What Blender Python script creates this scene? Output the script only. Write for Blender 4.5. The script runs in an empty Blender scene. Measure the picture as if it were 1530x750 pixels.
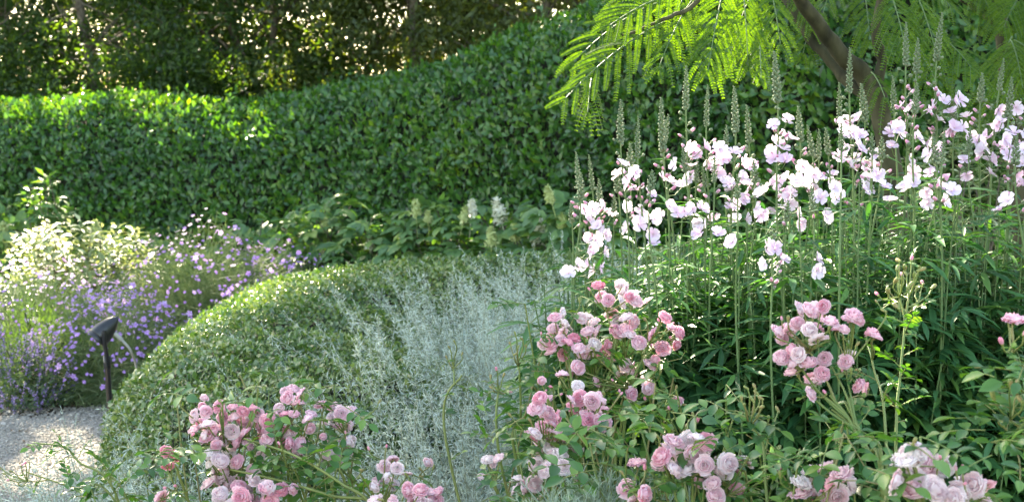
import bpy, math, random
import numpy as np
from mathutils import Matrix, Vector

SC = bpy.context.scene
COL = SC.collection
rng = np.random.default_rng(7)
random.seed(7)

# ------------------------------------------------------------------ camera, world, sun, exposure
FPX, CAMH, PITCH = 2100.0, 1.4, math.atan(195 / 2100)
cam = bpy.data.cameras.new('camera')
cam.sensor_width = 36.0
cam.lens = FPX / 1530 * 36
cam.clip_start, cam.clip_end = 0.05, 500
cam.dof.use_dof = True
cam.dof.focus_distance = 2.7
cam.dof.aperture_fstop = 10.0
camo = bpy.data.objects.new('camera', cam)
COL.objects.link(camo)
camo.location = (0, 0, CAMH)
camo.rotation_euler = (math.pi / 2 - PITCH, 0, 0)
SC.camera = camo

SUN_AZ, SUN_EL = math.radians(-24), math.radians(34)      # azimuth from +Y, negative = left of the view
SDIR = np.array([math.sin(SUN_AZ) * math.cos(SUN_EL), math.cos(SUN_AZ) * math.cos(SUN_EL), math.sin(SUN_EL)])
w = bpy.data.worlds.new('World'); SC.world = w; w.use_nodes = True
wn = w.node_tree
sky = wn.nodes.new('ShaderNodeTexSky'); sky.sky_type = 'NISHITA'; sky.sun_disc = False
sky.sun_elevation = SUN_EL; sky.sun_rotation = SUN_AZ
sky.air_density = 1.0; sky.dust_density = 1.0; sky.ozone_density = 0.6
wn.nodes['Background'].inputs['Strength'].default_value = 0.15
wn.links.new(sky.outputs[0], wn.nodes['Background'].inputs['Color'])
sl = bpy.data.lights.new('sun', 'SUN'); sl.energy = 5.0; sl.angle = math.radians(0.5); sl.color = (1.0, 0.96, 0.87)
so = bpy.data.objects.new('sun', sl); COL.objects.link(so)
so.rotation_euler = Vector(SDIR).to_track_quat('Z', 'Y').to_euler()
SC.view_settings.view_transform = 'Standard'; SC.view_settings.look = 'None'
SC.view_settings.use_white_balance = True; SC.view_settings.white_balance_temperature = 8100; SC.view_settings.white_balance_tint = 8
SC.view_settings.exposure = 2.72; SC.view_settings.gamma = 1.0
SC.cycles.max_bounces = 8; SC.cycles.diffuse_bounces = 4; SC.cycles.transmission_bounces = 5; SC.cycles.glossy_bounces = 2
SC.cycles.sample_clamp_indirect = 6.0
SC.cycles.use_denoising = True

# ------------------------------------------------------------------ helpers
CP, SP = math.cos(PITCH), math.sin(PITCH)
FW, UPV = np.array([0, CP, -SP]), np.array([0, SP, CP])


def at(px, py, d):
    """the point d metres in front of the lens that lies behind photo pixel px, py"""
    return np.array([0, 0, CAMH]) + d * FW + d * (px - 765) / FPX * np.array([1.0, 0, 0]) + d * (375 - py) / FPX * UPV


def nrm(a):
    a = np.asarray(a, float)
    return a / np.maximum(np.linalg.norm(a, axis=-1, keepdims=True), 1e-9)


def rnd_unit(n):
    return nrm(rng.normal(size=(n, 3)))


def frames(y, z):
    """(k,3,3) rotations whose columns are x, y, z: y kept, z made square to it"""
    y = nrm(y); x = nrm(np.cross(y, z)); z2 = np.cross(x, y)
    return np.stack([x, y, z2], axis=-1)


def noise3(p, f=1.0, seed=0):
    r = np.random.default_rng(seed)
    s = 0
    for i in range(7):
        k = r.normal(size=3) * f * (1 + 0.35 * i); ph = r.uniform(0, 6.28)
        s = s + np.sin(p @ k + ph) / (1 + 0.35 * i)
    return s / 3.2


class MB:
    """collects quads and links them as ONE mesh object"""
    def __init__(self):
        self.v, self.q, self.m, self.s, self.n = [], [], [], [], 0
        self.attr = []

    def add(self, V, Q, mi=0, smooth=True, attr=None):
        V = np.asarray(V, float).reshape(-1, 3); Q = np.asarray(Q, int).reshape(-1, 4)
        self.v.append(V); self.q.append(Q + self.n); self.n += len(V)
        self.m.append(np.full(len(Q), mi)); self.s.append(np.full(len(Q), smooth))
        self.attr.append(np.zeros(len(V)) if attr is None else attr)

    def inst(self, T, P, R, S, mi=0, smooth=True):
        V, Q = T[0], T[1]
        P = np.asarray(P, float).reshape(-1, 3); k = len(P)
        if k == 0: return
        S = np.asarray(S, float)
        if S.ndim == 0: S = np.full((k, 1), float(S))
        if S.ndim == 1: S = S[:, None]
        S = np.broadcast_to(S, (k, 3))
        W = np.einsum('kij,knj->kni', R, V[None] * S[:, None, :]) + P[:, None]
        QQ = (Q[None] + (np.arange(k) * len(V))[:, None, None]).reshape(-1, 4)
        a = np.tile(T[2], k) if len(T) > 2 else None
        self.add(W.reshape(-1, 3), QQ, mi, smooth, a)

    def tube(self, pts, rad, mi=0, sides=6):
        pts = np.asarray(pts, float); n = len(pts)
        rad = np.broadcast_to(np.asarray(rad, float), (n,))
        t = np.gradient(pts, axis=0); t = nrm(t)
        ref = np.array([0.31, 0.2, 0.93]) if abs(t[0] @ np.array([0.31, 0.2, 0.93])) < 0.9 else np.array([1.0, 0, 0])
        x = nrm(np.cross(t, ref)); y = np.cross(t, x)
        a = np.arange(sides) / sides * 2 * math.pi
        V = pts[:, None] + rad[:, None, None] * (np.cos(a)[None, :, None] * x[:, None] + np.sin(a)[None, :, None] * y[:, None])
        i = np.arange(n - 1)[:, None] * sides; j = np.arange(sides)[None]
        Q = np.stack([i + j, i + (j + 1) % sides, i + sides + (j + 1) % sides, i + sides + j], -1)
        self.add(V.reshape(-1, 3), Q.reshape(-1, 4), mi)

    def mesh(self, name, mats):
        V = np.concatenate(self.v).astype(np.float32); Q = np.concatenate(self.q).astype(np.int32)
        me = bpy.data.meshes.new(name)
        me.vertices.add(len(V)); me.vertices.foreach_set('co', V.ravel())
        me.loops.add(Q.size); me.loops.foreach_set('vertex_index', Q.ravel())
        me.polygons.add(len(Q)); me.polygons.foreach_set('loop_start', np.arange(len(Q), dtype=np.int32) * 4)
        for m in mats: me.materials.append(m)
        me.polygons.foreach_set('material_index', np.concatenate(self.m).astype(np.int32))
        me.update(calc_edges=True)
        me.polygons.foreach_set('use_smooth', np.concatenate(self.s))
        at_ = me.attributes.new('along', 'FLOAT', 'POINT')
        at_.data.foreach_set('value', np.concatenate(self.attr).astype(np.float32))
        return me

    def build(self, name, mats, parent=None, origin=None):
        """vertices are in world space; origin = where the object's own zero lies"""
        if not isinstance(mats, (list, tuple)): mats = [mats]
        o0 = np.zeros(3) if origin is None else np.asarray(origin, float)
        self.v = [v - o0 for v in self.v]
        ob = bpy.data.objects.new(name, self.mesh(name, mats)); COL.objects.link(ob)
        if parent is not None:
            ob.parent = parent; ob.location = Vector(o0 - world_of(parent))
        else:
            ob.location = Vector(o0)
        return ob


def world_of(o):
    p = np.zeros(3)
    while o is not None:
        p = p + np.array(o.location); o = o.parent
    return p


def thing(name, label, cat, loc=(0, 0, 0), group=None):
    o = bpy.data.objects.new(name, None); COL.objects.link(o)
    o.empty_display_size = 0.1
    o.location = Vector(loc); o['label'] = label; o['category'] = cat
    if group: o['group'] = group
    return o


def tag(o, label=None, cat=None, group=None, kind=None):
    if label: o['label'] = label
    if cat: o['category'] = cat
    if group: o['group'] = group
    if kind: o['kind'] = kind
    return o


def place(mesh, name, parent, pos, R, s):
    """one copy of a shared mesh as a child of parent"""
    o = bpy.data.objects.new(name, mesh); COL.objects.link(o); o.parent = parent
    o.location = Vector(np.asarray(pos) - world_of(parent))
    o.rotation_euler = Matrix([list(r) for r in R]).to_euler(); o.scale = (s, s, s)
    return o


# ------------------------------------------------------------------ templates (x across, y along, z up)
def leaf_t(n=3, w=0.5, fold=0.15, curl=0.15, peak=0.45, tip=0.04):
    t = np.linspace(0, 1, n + 1)
    prof = np.where(t < peak, np.sin(t / peak * math.pi / 2) ** 0.8, np.cos((t - peak) / (1 - peak) * math.pi / 2) ** 0.8)
    prof = np.maximum(prof, tip) * w / 2
    V = []
    for a, b in zip(t, prof):
        z = -curl * a * a
        V += [(-b, a, z + fold * b * 2), (0, a, z), (b, a, z + fold * b * 2)]
    Q = []
    for i in range(n):
        k = i * 3
        Q += [(k, k + 1, k + 4, k + 3), (k + 1, k + 2, k + 5, k + 4)]
    return np.array(V, float), np.array(Q)


def flat_leaf_t(w=0.45, curl=0.1):
    V = np.array([(-.06 * w, 0, 0), (.06 * w, 0, 0), (-w / 2, .5, .06), (w / 2, .5, .06), (-.08 * w, 1, -curl), (.08 * w, 1, -curl)])
    return V, np.array([(0, 1, 3, 2), (2, 3, 5, 4)])


def merge(parts):
    V, Q, n = [], [], 0
    for v, q in parts:
        V.append(v); Q.append(q + n); n += len(v)
    return np.concatenate(V), np.concatenate(Q)


def rotz(a):
    c, s = math.cos(a), math.sin(a)
    return np.array([[c, -s, 0], [s, c, 0], [0, 0, 1.0]])


def rotx(a):
    c, s = math.cos(a), math.sin(a)
    return np.array([[1.0, 0, 0], [0, c, -s], [0, s, c]])


def palmate_t(nl=5, spread=2.2, w=0.2, n=3, droop=0.25, centre=1.0, side=0.75, start=0.0):
    """several lobes from one point, the leaf stalk end at the origin"""
    parts = []
    for i in range(nl):
        f = (i / (nl - 1) * 2 - 1) if nl > 1 else 0
        L = centre + (side - centre) * abs(f)
        v, q = leaf_t(n, w, 0.2, droop, 0.55)
        v = v * np.array([1, L, L]); v = v @ rotx(0.15 * random.uniform(-1, 1)).T
        v = v @ rotz(-f * spread / 2).T + np.array([0, start, 0])
        parts.append((v, q))
    return merge(parts)


def oak_leaf_t(seed):
    """broad leaf with five pointed lobes that overlap in the middle"""
    r = random.Random(seed)
    parts = []
    for a, L in ((0, 1.0), (.62, .82), (-.62, .82), (1.35, .58), (-1.35, .58)):
        v, q = leaf_t(3, .46, .10, .22, .5, .03)
        L = L * r.uniform(.92, 1.08)
        v = v * np.array([L * 1.05, L, 1]) + [0, 0, r.uniform(-.01, .01)]
        parts.append((v @ rotz(a + r.uniform(-.06, .06)).T, q))
    return merge(parts)


def ball_t(n=2, sx=1, sy=1, sz=1):
    """cube blown up to a ball, all quads"""
    V, Q, k = [], [], 0
    g = np.linspace(-1, 1, n + 1)
    for ax in range(3):
        for sg in (-1, 1):
            A, B = np.meshgrid(g, g, indexing='ij')
            P = np.zeros((n + 1, n + 1, 3)); P[..., ax] = sg; P[..., (ax + 1) % 3] = A; P[..., (ax + 2) % 3] = B * sg
            P = nrm(P)
            V.append(P.reshape(-1, 3))
            for i in range(n):
                for j in range(n):
                    a = k + i * (n + 1) + j
                    Q.append((a, a + n + 1, a + n + 2, a + 1))
            k += (n + 1) ** 2
    return np.concatenate(V) * np.array([sx, sy, sz]), np.array(Q)


# ------------------------------------------------------------------ materials
def mat(name):
    m = bpy.data.materials.new(name); m.use_nodes = True
    nt = m.node_tree; nt.nodes.clear()
    out = nt.nodes.new('ShaderNodeOutputMaterial')
    return m, nt, out


def ramp(nt, cols, pos=None):
    r = nt.nodes.new('ShaderNodeValToRGB'); e = r.color_ramp.elements
    pos = pos or [i / max(1, len(cols) - 1) for i in range(len(cols))]
    while len(e) < len(cols): e.new(0.5)
    for i, c in enumerate(cols):
        e[i].position = pos[i]; e[i].color = (*c, 1)
    return r


def leaf_mat(name, cols, trans=(1.6, 1.9, 0.5), tf=0.35, rough=0.42, spec=0.5, patch=None, pos=None):
    """leaf with its own tint per leaf, a waxy surface and light passing through it"""
    m, nt, out = mat(name)
    g = nt.nodes.new('ShaderNodeNewGeometry')
    r = ramp(nt, cols, pos)
    src = g.outputs['Random Per Island']
    if patch:                       # whole shoots of fresher or older leaves
        tc = nt.nodes.new('ShaderNodeTexCoord'); nz = nt.nodes.new('ShaderNodeTexNoise'); nz.inputs['Scale'].default_value = patch
        nz.inputs['Detail'].default_value = 2
        nt.links.new(tc.outputs['Object'], nz.inputs['Vector'])
        mm = nt.nodes.new('ShaderNodeMath'); mm.operation = 'MULTIPLY_ADD'; mm.inputs[1].default_value = 1.6; mm.inputs[2].default_value = -0.8
        nt.links.new(nz.outputs['Fac'], mm.inputs[0])
        ad = nt.nodes.new('ShaderNodeMath'); ad.operation = 'ADD'; ad.use_clamp = True
        nt.links.new(mm.outputs[0], ad.inputs[0]); nt.links.new(src, ad.inputs[1]); src = ad.outputs[0]
    nt.links.new(src, r.inputs[0])
    p = nt.nodes.new('ShaderNodeBsdfPrincipled'); p.inputs['Roughness'].default_value = rough
    p.inputs['Specular IOR Level'].default_value = spec
    nt.links.new(r.outputs[0], p.inputs['Base Color'])
    mu = nt.nodes.new('ShaderNodeMix'); mu.data_type = 'RGBA'; mu.blend_type = 'MULTIPLY'; mu.inputs[0].default_value = 1
    mu.inputs[7].default_value = (*trans, 1)
    nt.links.new(r.outputs[0], mu.inputs[6])
    t = nt.nodes.new('ShaderNodeBsdfTranslucent'); nt.links.new(mu.outputs[2], t.inputs['Color'])
    mx = nt.nodes.new('ShaderNodeMixShader'); mx.inputs[0].default_value = tf
    nt.links.new(p.outputs[0], mx.inputs[1]); nt.links.new(t.outputs[0], mx.inputs[2]); nt.links.new(mx.outputs[0], out.inputs[0])
    return m


def petal_mat(name, inner, outer, vary=0.5, tf=0.35, rough=0.6):
    """petal whose own colour runs from its base (inner) to its rim (outer), each petal a little different"""
    m, nt, out = mat(name)
    a = nt.nodes.new('ShaderNodeAttribute'); a.attribute_name = 'along'
    g = nt.nodes.new('ShaderNodeNewGeometry')
    oi = nt.nodes.new('ShaderNodeObjectInfo')
    r = ramp(nt, [inner, outer], [0.05, 0.95])
    ad = nt.nodes.new('ShaderNodeMath'); ad.operation = 'MULTIPLY_ADD'; ad.inputs[1].default_value = vary; ad.inputs[2].default_value = -vary / 2
    nt.links.new(g.outputs['Random Per Island'], ad.inputs[0])
    ad0 = nt.nodes.new('ShaderNodeMath'); ad0.operation = 'MULTIPLY_ADD'; ad0.inputs[1].default_value = vary * 1.4; ad0.inputs[2].default_value = -vary * 0.7
    nt.links.new(oi.outputs['Random'], ad0.inputs[0])
    a2 = nt.nodes.new('ShaderNodeMath'); a2.operation = 'ADD'
    nt.links.new(a.outputs['Fac'], a2.inputs[0]); nt.links.new(ad.outputs[0], a2.inputs[1])
    a3 = nt.nodes.new('ShaderNodeMath'); a3.operation = 'ADD'; a3.use_clamp = True
    nt.links.new(a2.outputs[0], a3.inputs[0]); nt.links.new(ad0.outputs[0], a3.inputs[1])
    nt.links.new(a3.outputs[0], r.inputs[0])
    p = nt.nodes.new('ShaderNodeBsdfPrincipled'); p.inputs['Roughness'].default_value = rough; p.inputs['Specular IOR Level'].default_value = 0.25
    nt.links.new(r.outputs[0], p.inputs['Base Color'])
    t = nt.nodes.new('ShaderNodeBsdfTranslucent'); nt.links.new(r.outputs[0], t.inputs['Color'])
    mx = nt.nodes.new('ShaderNodeMixShader'); mx.inputs[0].default_value = tf
    nt.links.new(p.outputs[0], mx.inputs[1]); nt.links.new(t.outputs[0], mx.inputs[2]); nt.links.new(mx.outputs[0], out.inputs[0])
    return m


def rough_mat(name, cols, scale=20, rough=0.85, bump=0.3, detail=6, metallic=0.0, spec=0.3, stretch=None, vor=False):
    m, nt, out = mat(name)
    tc = nt.nodes.new('ShaderNodeTexCoord')
    vec = tc.outputs['Object']
    if stretch:
        mp = nt.nodes.new('ShaderNodeMapping'); mp.inputs['Scale'].default_value = stretch
        nt.links.new(vec, mp.inputs[0]); vec = mp.outputs[0]
    if vor:
        nz = nt.nodes.new('ShaderNodeTexVoronoi'); nz.inputs['Scale'].default_value = scale
        h = nz.outputs['Distance']
        sp = nt.nodes.new('ShaderNodeSeparateColor'); nt.links.new(nz.outputs['Color'], sp.inputs[0]); f = sp.outputs[0]
    else:
        nz = nt.nodes.new('ShaderNodeTexNoise'); nz.inputs['Scale'].default_value = scale; nz.inputs['Detail'].default_value = detail
        h = f = nz.outputs['Fac']
    nt.links.new(vec, nz.inputs['Vector'])
    r = ramp(nt, cols, None if vor else [0.3 + 0.4 * i / max(1, len(cols) - 1) for i in range(len(cols))]); nt.links.new(f, r.inputs[0])
    p = nt.nodes.new('ShaderNodeBsdfPrincipled'); p.inputs['Roughness'].default_value = rough
    p.inputs['Metallic'].default_value = metallic; p.inputs['Specular IOR Level'].default_value = spec
    nt.links.new(r.outputs[0], p.inputs['Base Color'])
    if bump:
        b = nt.nodes.new('ShaderNodeBump'); b.inputs['Strength'].default_value = bump; b.inputs['Distance'].default_value = 0.01
        nt.links.new(h, b.inputs['Height']); nt.links.new(b.outputs[0], p.inputs['Normal'])
    nt.links.new(p.outputs[0], out.inputs[0])
    return m


M = {}
M['soil'] = rough_mat('garden_soil', [(.035, .025, .016), (.07, .05, .033), (.05, .06, .03)], 9, 0.95, 0.8)
M['gravel'] = rough_mat('pale_gravel', [(.22, .195, .165), (.33, .30, .26), (.40, .37, .32), (.27, .24, .21)], 150, 0.9, 0.9, vor=True)
M['pebble'] = leaf_mat('pale_pebble', [(.20, .175, .145), (.32, .29, .245), (.42, .39, .34), (.27, .24, .21)], (1, 1, 1), 0.0, 0.85, 0.3)
M['bark'] = rough_mat('grey_brown_bark', [(.05, .04, .03), (.12, .10, .075), (.16, .14, .11)], 30, 0.9, 0.8, stretch=(1, 1, .25))
M['mimosa_bark'] = rough_mat('smooth_olive_brown_bark', [(.022, .020, .010), (.05, .046, .022), (.09, .082, .045)], 26, 0.85, 0.7, stretch=(1, 1, .4))
M['twig'] = rough_mat('dark_twigs', [(.012, .014, .008), (.03, .03, .018)], 40, 0.95, 0.6)
M['laurel'] = leaf_mat('glossy_laurel_leaf', [(.018, .066, .018), (.033, .112, .027), (.056, .158, .034), (.085, .185, .032), (.10, .19, .034)], (3.0, 2.6, .5), 0.36, 0.33, 0.55, patch=1.4, pos=[0, .4, .78, .97, 1])
M['tree_dark'] = leaf_mat('dark_evergreen_leaf', [(.022, .05, .02), (.042, .082, .026), (.075, .12, .03)], (3.0, 3.1, .5), 0.45, 0.45, 0.4, patch=.5)
M['tree_olive'] = leaf_mat('olive_tree_leaf', [(.045, .07, .028), (.07, .10, .035), (.11, .145, .04)], (2.6, 2.4, .5), 0.45, 0.45, 0.4, patch=.5)
M['box'] = leaf_mat('small_box_leaf', [(.045, .10, .03), (.085, .16, .04), (.14, .215, .06), (.27, .31, .12)], (1.3, 1.5, .5), 0.27, 0.28, 0.8, patch=3.0)
M['silver'] = leaf_mat('silver_felted_leaf', [(.34, .42, .36), (.47, .55, .49), (.62, .68, .63)], (1.0, 1.05, .9), 0.28, 0.75, 0.25)
M['silver_stem'] = leaf_mat('silver_stem', [(.28, .31, .22), (.38, .40, .30)], (1, 1, .8), 0.1, 0.8, 0.2)
M['sid_leaf'] = leaf_mat('blue_green_narrow_leaf', [(.022, .09, .034), (.04, .135, .048), (.065, .18, .064), (.11, .23, .055)], (1.4, 1.6, .5), 0.28, 0.40, 0.42)
M['sid_stem'] = leaf_mat('pale_green_stem', [(.085, .155, .055), (.13, .21, .075)], (1, 1, .6), 0.15, 0.5, 0.4)
M['sid_bud'] = leaf_mat('downy_grey_green_bud', [(.11, .155, .085), (.16, .21, .12), (.22, .27, .17)], (1, 1, .7), 0.12, 0.75, 0.3)
M['sid_pink'] = leaf_mat('pink_flower_bud', [(.62, .27, .43), (.75, .42, .56), (.8, .55, .65)], (1, .9, .95), 0.25, 0.5, 0.3)
M['sid_petal'] = petal_mat('shell_pink_petal', (.74, .50, .68), (.80, .70, .82), 0.5, 0.40)
M['sid_petal_pink'] = petal_mat('deeper_pink_petal', (.74, .44, .62), (.82, .58, .73), 0.4, 0.4)
M['stamen'] = leaf_mat('cream_stamen', [(.75, .68, .5), (.8, .72, .6)], (1, 1, 1), 0.2)
M['rose_deep'] = petal_mat('deep_pink_rose_petal', (.89, .38, .51), (.93, .60, .69), 0.5, 0.48)
M['rose_pink'] = petal_mat('pink_rose_petal', (.91, .49, .60), (.93, .72, .78), 0.5, 0.48)
M['rose_pale'] = petal_mat('pale_pink_rose_petal', (.92, .64, .71), (.93, .82, .84), 0.5, 0.48)
M['rose_white'] = petal_mat('blush_white_rose_petal', (.91, .70, .74), (.93, .85, .85), 0.5, 0.42)
M['rose_leaf'] = leaf_mat('glossy_rose_leaf', [(.028, .095, .028), (.045, .135, .032), (.075, .185, .04), (.14, .25, .05)], (1.7, 1.9, .45), 0.3, 0.30, 0.55)
M['rose_stem'] = leaf_mat('green_rose_cane', [(.12, .19, .05), (.2, .25, .07), (.23, .2, .08)], (1, 1, .5), 0.1, 0.45, 0.4)
M['rose_calyx'] = leaf_mat('green_rose_sepal', [(.16, .22, .06), (.26, .29, .09), (.32, .25, .11)], (1, 1, .5), 0.15, 0.5, 0.4)
M['mimosa'] = leaf_mat('feathery_mimosa_leaflet', [(.04, .095, .016), (.06, .125, .02), (.085, .16, .025)], (3.0, 2.9, .4), 0.46, 0.6, 0.15)
M['ger_leaf'] = leaf_mat('soft_green_geranium_leaf', [(.10, .17, .065), (.16, .235, .10), (.25, .30, .16)], (1.5, 1.5, .7), 0.35, 0.6, 0.35)
M['ger_petal'] = petal_mat('violet_geranium_petal', (.46, .24, .64), (.64, .42, .80), 0.8, 0.4)
M['catmint'] = leaf_mat('lavender_catmint_flower', [(.22, .15, .36), (.33, .24, .5), (.45, .36, .6)], (1, 1, 1.1), 0.3, 0.7, 0.2)
M['catmint_leaf'] = leaf_mat('grey_green_catmint_leaf', [(.05, .09, .045), (.10, .15, .08)], (1.3, 1.4, .7), 0.3, 0.6, 0.3)
M['feathery'] = leaf_mat('feathery_green_leaf', [(.055, .115, .03), (.09, .16, .045), (.13, .2, .06)], (1.6, 1.7, .5), 0.35, 0.5, 0.35)
M['choisya'] = leaf_mat('cream_edged_leaf', [(.16, .22, .09), (.27, .33, .16), (.45, .48, .3)], (1.4, 1.4, .8), 0.35, 0.4, 0.5)
M['oakleaf'] = leaf_mat('oak_shaped_leaf', [(.055, .13, .055), (.085, .18, .07), (.12, .23, .08), (.19, .28, .06)], (1.6, 1.8, .5), 0.35, 0.45, 0.45)
M['panicle'] = leaf_mat('cream_flower_head', [(.6, .6, .42), (.74, .73, .62), (.8, .79, .72)], (1, 1, .9), 0.3, 0.7, 0.2)
M['panicle_green'] = leaf_mat('greenish_flower_head', [(.42, .5, .2), (.55, .6, .3)], (1, 1, .7), 0.3, 0.7, 0.2)
M['santolina'] = leaf_mat('grey_thread_leaf', [(.24, .32, .25), (.35, .43, .34)], (1, 1.1, .8), 0.25, 0.7, 0.25)
M['black'] = rough_mat('black_powder_coat', [(.012, .013, .015), (.02, .021, .024)], 60, 0.33, 0.02, spec=0.5)
M['conduit'] = rough_mat('grey_conduit', [(.3, .29, .27), (.4, .39, .36)], 40, 0.5, 0.05)

# ------------------------------------------------------------------ shafts of sun: gaps left between the leaves of the tall trees
TREE_LIGHT = [(at(random.uniform(-20, 880), random.uniform(-10, 125), random.uniform(14.6, 16.6)), random.uniform(.10, .26)) for _ in range(22)]
GAPS = TREE_LIGHT + [(at(60, 185, 12.6), .75), (at(170, 195, 12.3), .6), (at(70, 225, 12.2), .5), (at(220, 180, 12.3), .4), (at(-60, 170, 12.8), .7), (at(375, 165, 11.6), .36), (at(460, 130, 11.2), .25), (at(310, 175, 12), .25), (at(590, 90, 10.8), .2), (at(130, 205, 12.3), .6), (at(10, 215, 12.5), .6), (at(530, 115, 11), .2), (at(260, 200, 12), .22),
        (at(90, 400, 8.9), .75), (at(190, 400, 8.8), .5), (at(340, 400, 8.4), .5), (at(40, 470, 7.6), .45), (at(150, 470, 7.6), .35), (at(420, 390, 8.0), .3),
        (at(300, 458, 5.6), .36), (at(400, 430, 6.1), .42), (at(520, 400, 6.8), .34), (at(560, 392, 6.9), .22), (at(230, 500, 5.2), .15), (at(500, 400, 6.6), .25), (at(350, 485, 5.2), .22), (at(450, 455, 5.8), .26), (at(630, 385, 7.0), .22), (at(700, 385, 7.0), .2), (at(260, 520, 4.9), .16), (at(410, 500, 5.2), .16),
        (at(95, 668, 5.9), .22), (at(20, 690, 5.5), .16),
        (at(900, 100, 3.25), .36), (at(850, 140, 3.28), .25), (at(960, 20, 3.4), .28), (at(1000, 60, 3.3), .30), (at(1080, 50, 3.35), .26),
        (at(1345, 520, 2.45), .10), (at(1300, 620, 2.3), .07), (at(560, 590, 3.9), .10), (at(600, 640, 3.6), .08),
        (at(1420, 170, 7.2), .6), (at(1460, 65, 9.0), .8), (at(1500, 230, 7.2), .4), (at(850, 40, 10), .18), (at(1275, 210, 2.8), .05)]


def shade_mask(P):
    """True for leaves kept; leaves in a gap towards the sun are left out"""
    keep = np.ones(len(P), bool)
    for c, r in GAPS:
        v = P - c; al = v @ SDIR
        d = np.linalg.norm(v - al[:, None] * SDIR, axis=1)
        rr = r * (1 + 0.45 * noise3(P, 2.2 / max(r, .25), 5))
        keep &= ~((al > 0) & (d < rr + 0.06))
    return keep


# ------------------------------------------------------------------ the ground
def grid_sheet(x0, x1, y0, y1, z, nx, ny, amp, f):
    X, Y = np.meshgrid(np.linspace(x0, x1, nx), np.linspace(y0, y1, ny), indexing='ij')
    P = np.stack([X, Y, np.full_like(X, z)], -1)
    P[..., 2] += amp * noise3(P.reshape(-1, 3), f, 3).reshape(X.shape)
    i = np.arange(nx - 1)[:, None] * ny; j = np.arange(ny - 1)[None]
    Q = np.stack([i + j, i + j + ny, i + j + ny + 1, i + j + 1], -1).reshape(-1, 4)
    return P.reshape(-1, 3), Q


mb = MB(); mb.add(*grid_sheet(-260, 260, -120, 420, 0, 60, 60, 0.0, 1)); tag(mb.build('ground', M['soil']), kind='structure')
ISL = np.array([0.8, 5.2])                      # centre of the round bed
R_OUT, R_IN = 2.25, 0.95
mb = MB()
a = np.linspace(0, 2 * math.pi, 97)
P = []
for rr in (R_OUT - .25, R_OUT + .3, R_OUT + 1.0):
    k = 1.0 + 0.02 * np.sin(5 * a)
    P.append(np.stack([ISL[0] + rr * k * np.cos(a), ISL[1] + rr * k * np.sin(a), np.full_like(a, .004)], -1))
P = np.array(P); V = P.reshape(-1, 3); n = len(a)
Q = [(i * n + j, i * n + j + 1, (i + 1) * n + j + 1, (i + 1) * n + j) for i in range(2) for j in range(n - 1)]
mb.add(V, Q)
mb.add([(-6, 3.4, .008), (-1.2, 3.4, .008), (-1.2, 6.3, .008), (-1.9, 6.42, .008), (-2.4, 6.55, .008), (-3.2, 6.7, .008), (-6, 7.1, .008), (-6, 6, .008)], [(0, 1, 2, 3), (0, 3, 4, 7), (7, 4, 5, 6)])
tag(mb.build('gravel_path', M['gravel']), kind='structure')
mb = MB()
k = 26000
X = rng.uniform(-3.3, -1.0, k); Y = rng.uniform(4.5, 6.75, k)
P = np.stack([X, Y, np.full(k, .010)], -1)
mb.inst(ball_t(1, 1, 1, .6), P, frames(rnd_unit(k) * [1, 1, .2], rnd_unit(k) * .4 + [0, 0, 1]), (rng.uniform(.003, .0085, k) * np.where(rng.random(k) < .04, 1.8, 1))[:, None] * rng.uniform(.7, 1.3, (k, 3)))
tag(mb.build('gravel', M['pebble']), kind='stuff')
mb = MB(); k = 260
P = np.stack([rng.uniform(-3.3, -1.1, k), rng.uniform(4.5, 6.7, k), np.full(k, .016)], -1)
mb.inst(leaf_t(2, .5, .2, .3), P, frames(rnd_unit(k) * [1, 1, .25], rnd_unit(k) * .5 + [0, 0, 1]), rng.uniform(.012, .03, k))
tag(mb.build('leaf_litter', leaf_mat('dry_brown_leaf', [(.10, .06, .03), (.2, .13, .07), (.16, .17, .06)], (1, 1, .6), .15, .8, .2)), kind='stuff')


# ------------------------------------------------------------------ clipped hedges
def grid_sample(G, n, face=None):
    """n points spread by area over a surface given as a grid of points, with normals"""
    A, B, C_, D = G[:-1, :-1], G[1:, :-1], G[1:, 1:], G[:-1, 1:]
    cr = np.cross(C_ - A, D - B); ar = np.linalg.norm(cr, axis=-1) / 2
    nn = nrm(cr); ctr = (A + B + C_ + D) / 4
    wgt = ar.copy()
    if face is not None:
        vis = ((np.array([0, 0, CAMH + .5]) - ctr) * nn).sum(-1) / np.linalg.norm(ctr - [0, 0, CAMH], axis=-1)
        wgt *= np.where(vis > face, 1.0, 0.12)
    wgt = wgt.ravel() / wgt.sum()
    idx = rng.choice(len(wgt), n, p=wgt)
    i, j = np.unravel_index(idx, ar.shape)
    u, v = rng.random((n, 1)), rng.random((n, 1))
    P = (A[i, j] * (1 - u) + B[i, j] * u) * (1 - v) + (D[i, j] * (1 - u) + C_[i, j] * u) * v
    return P, nn[i, j]


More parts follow.
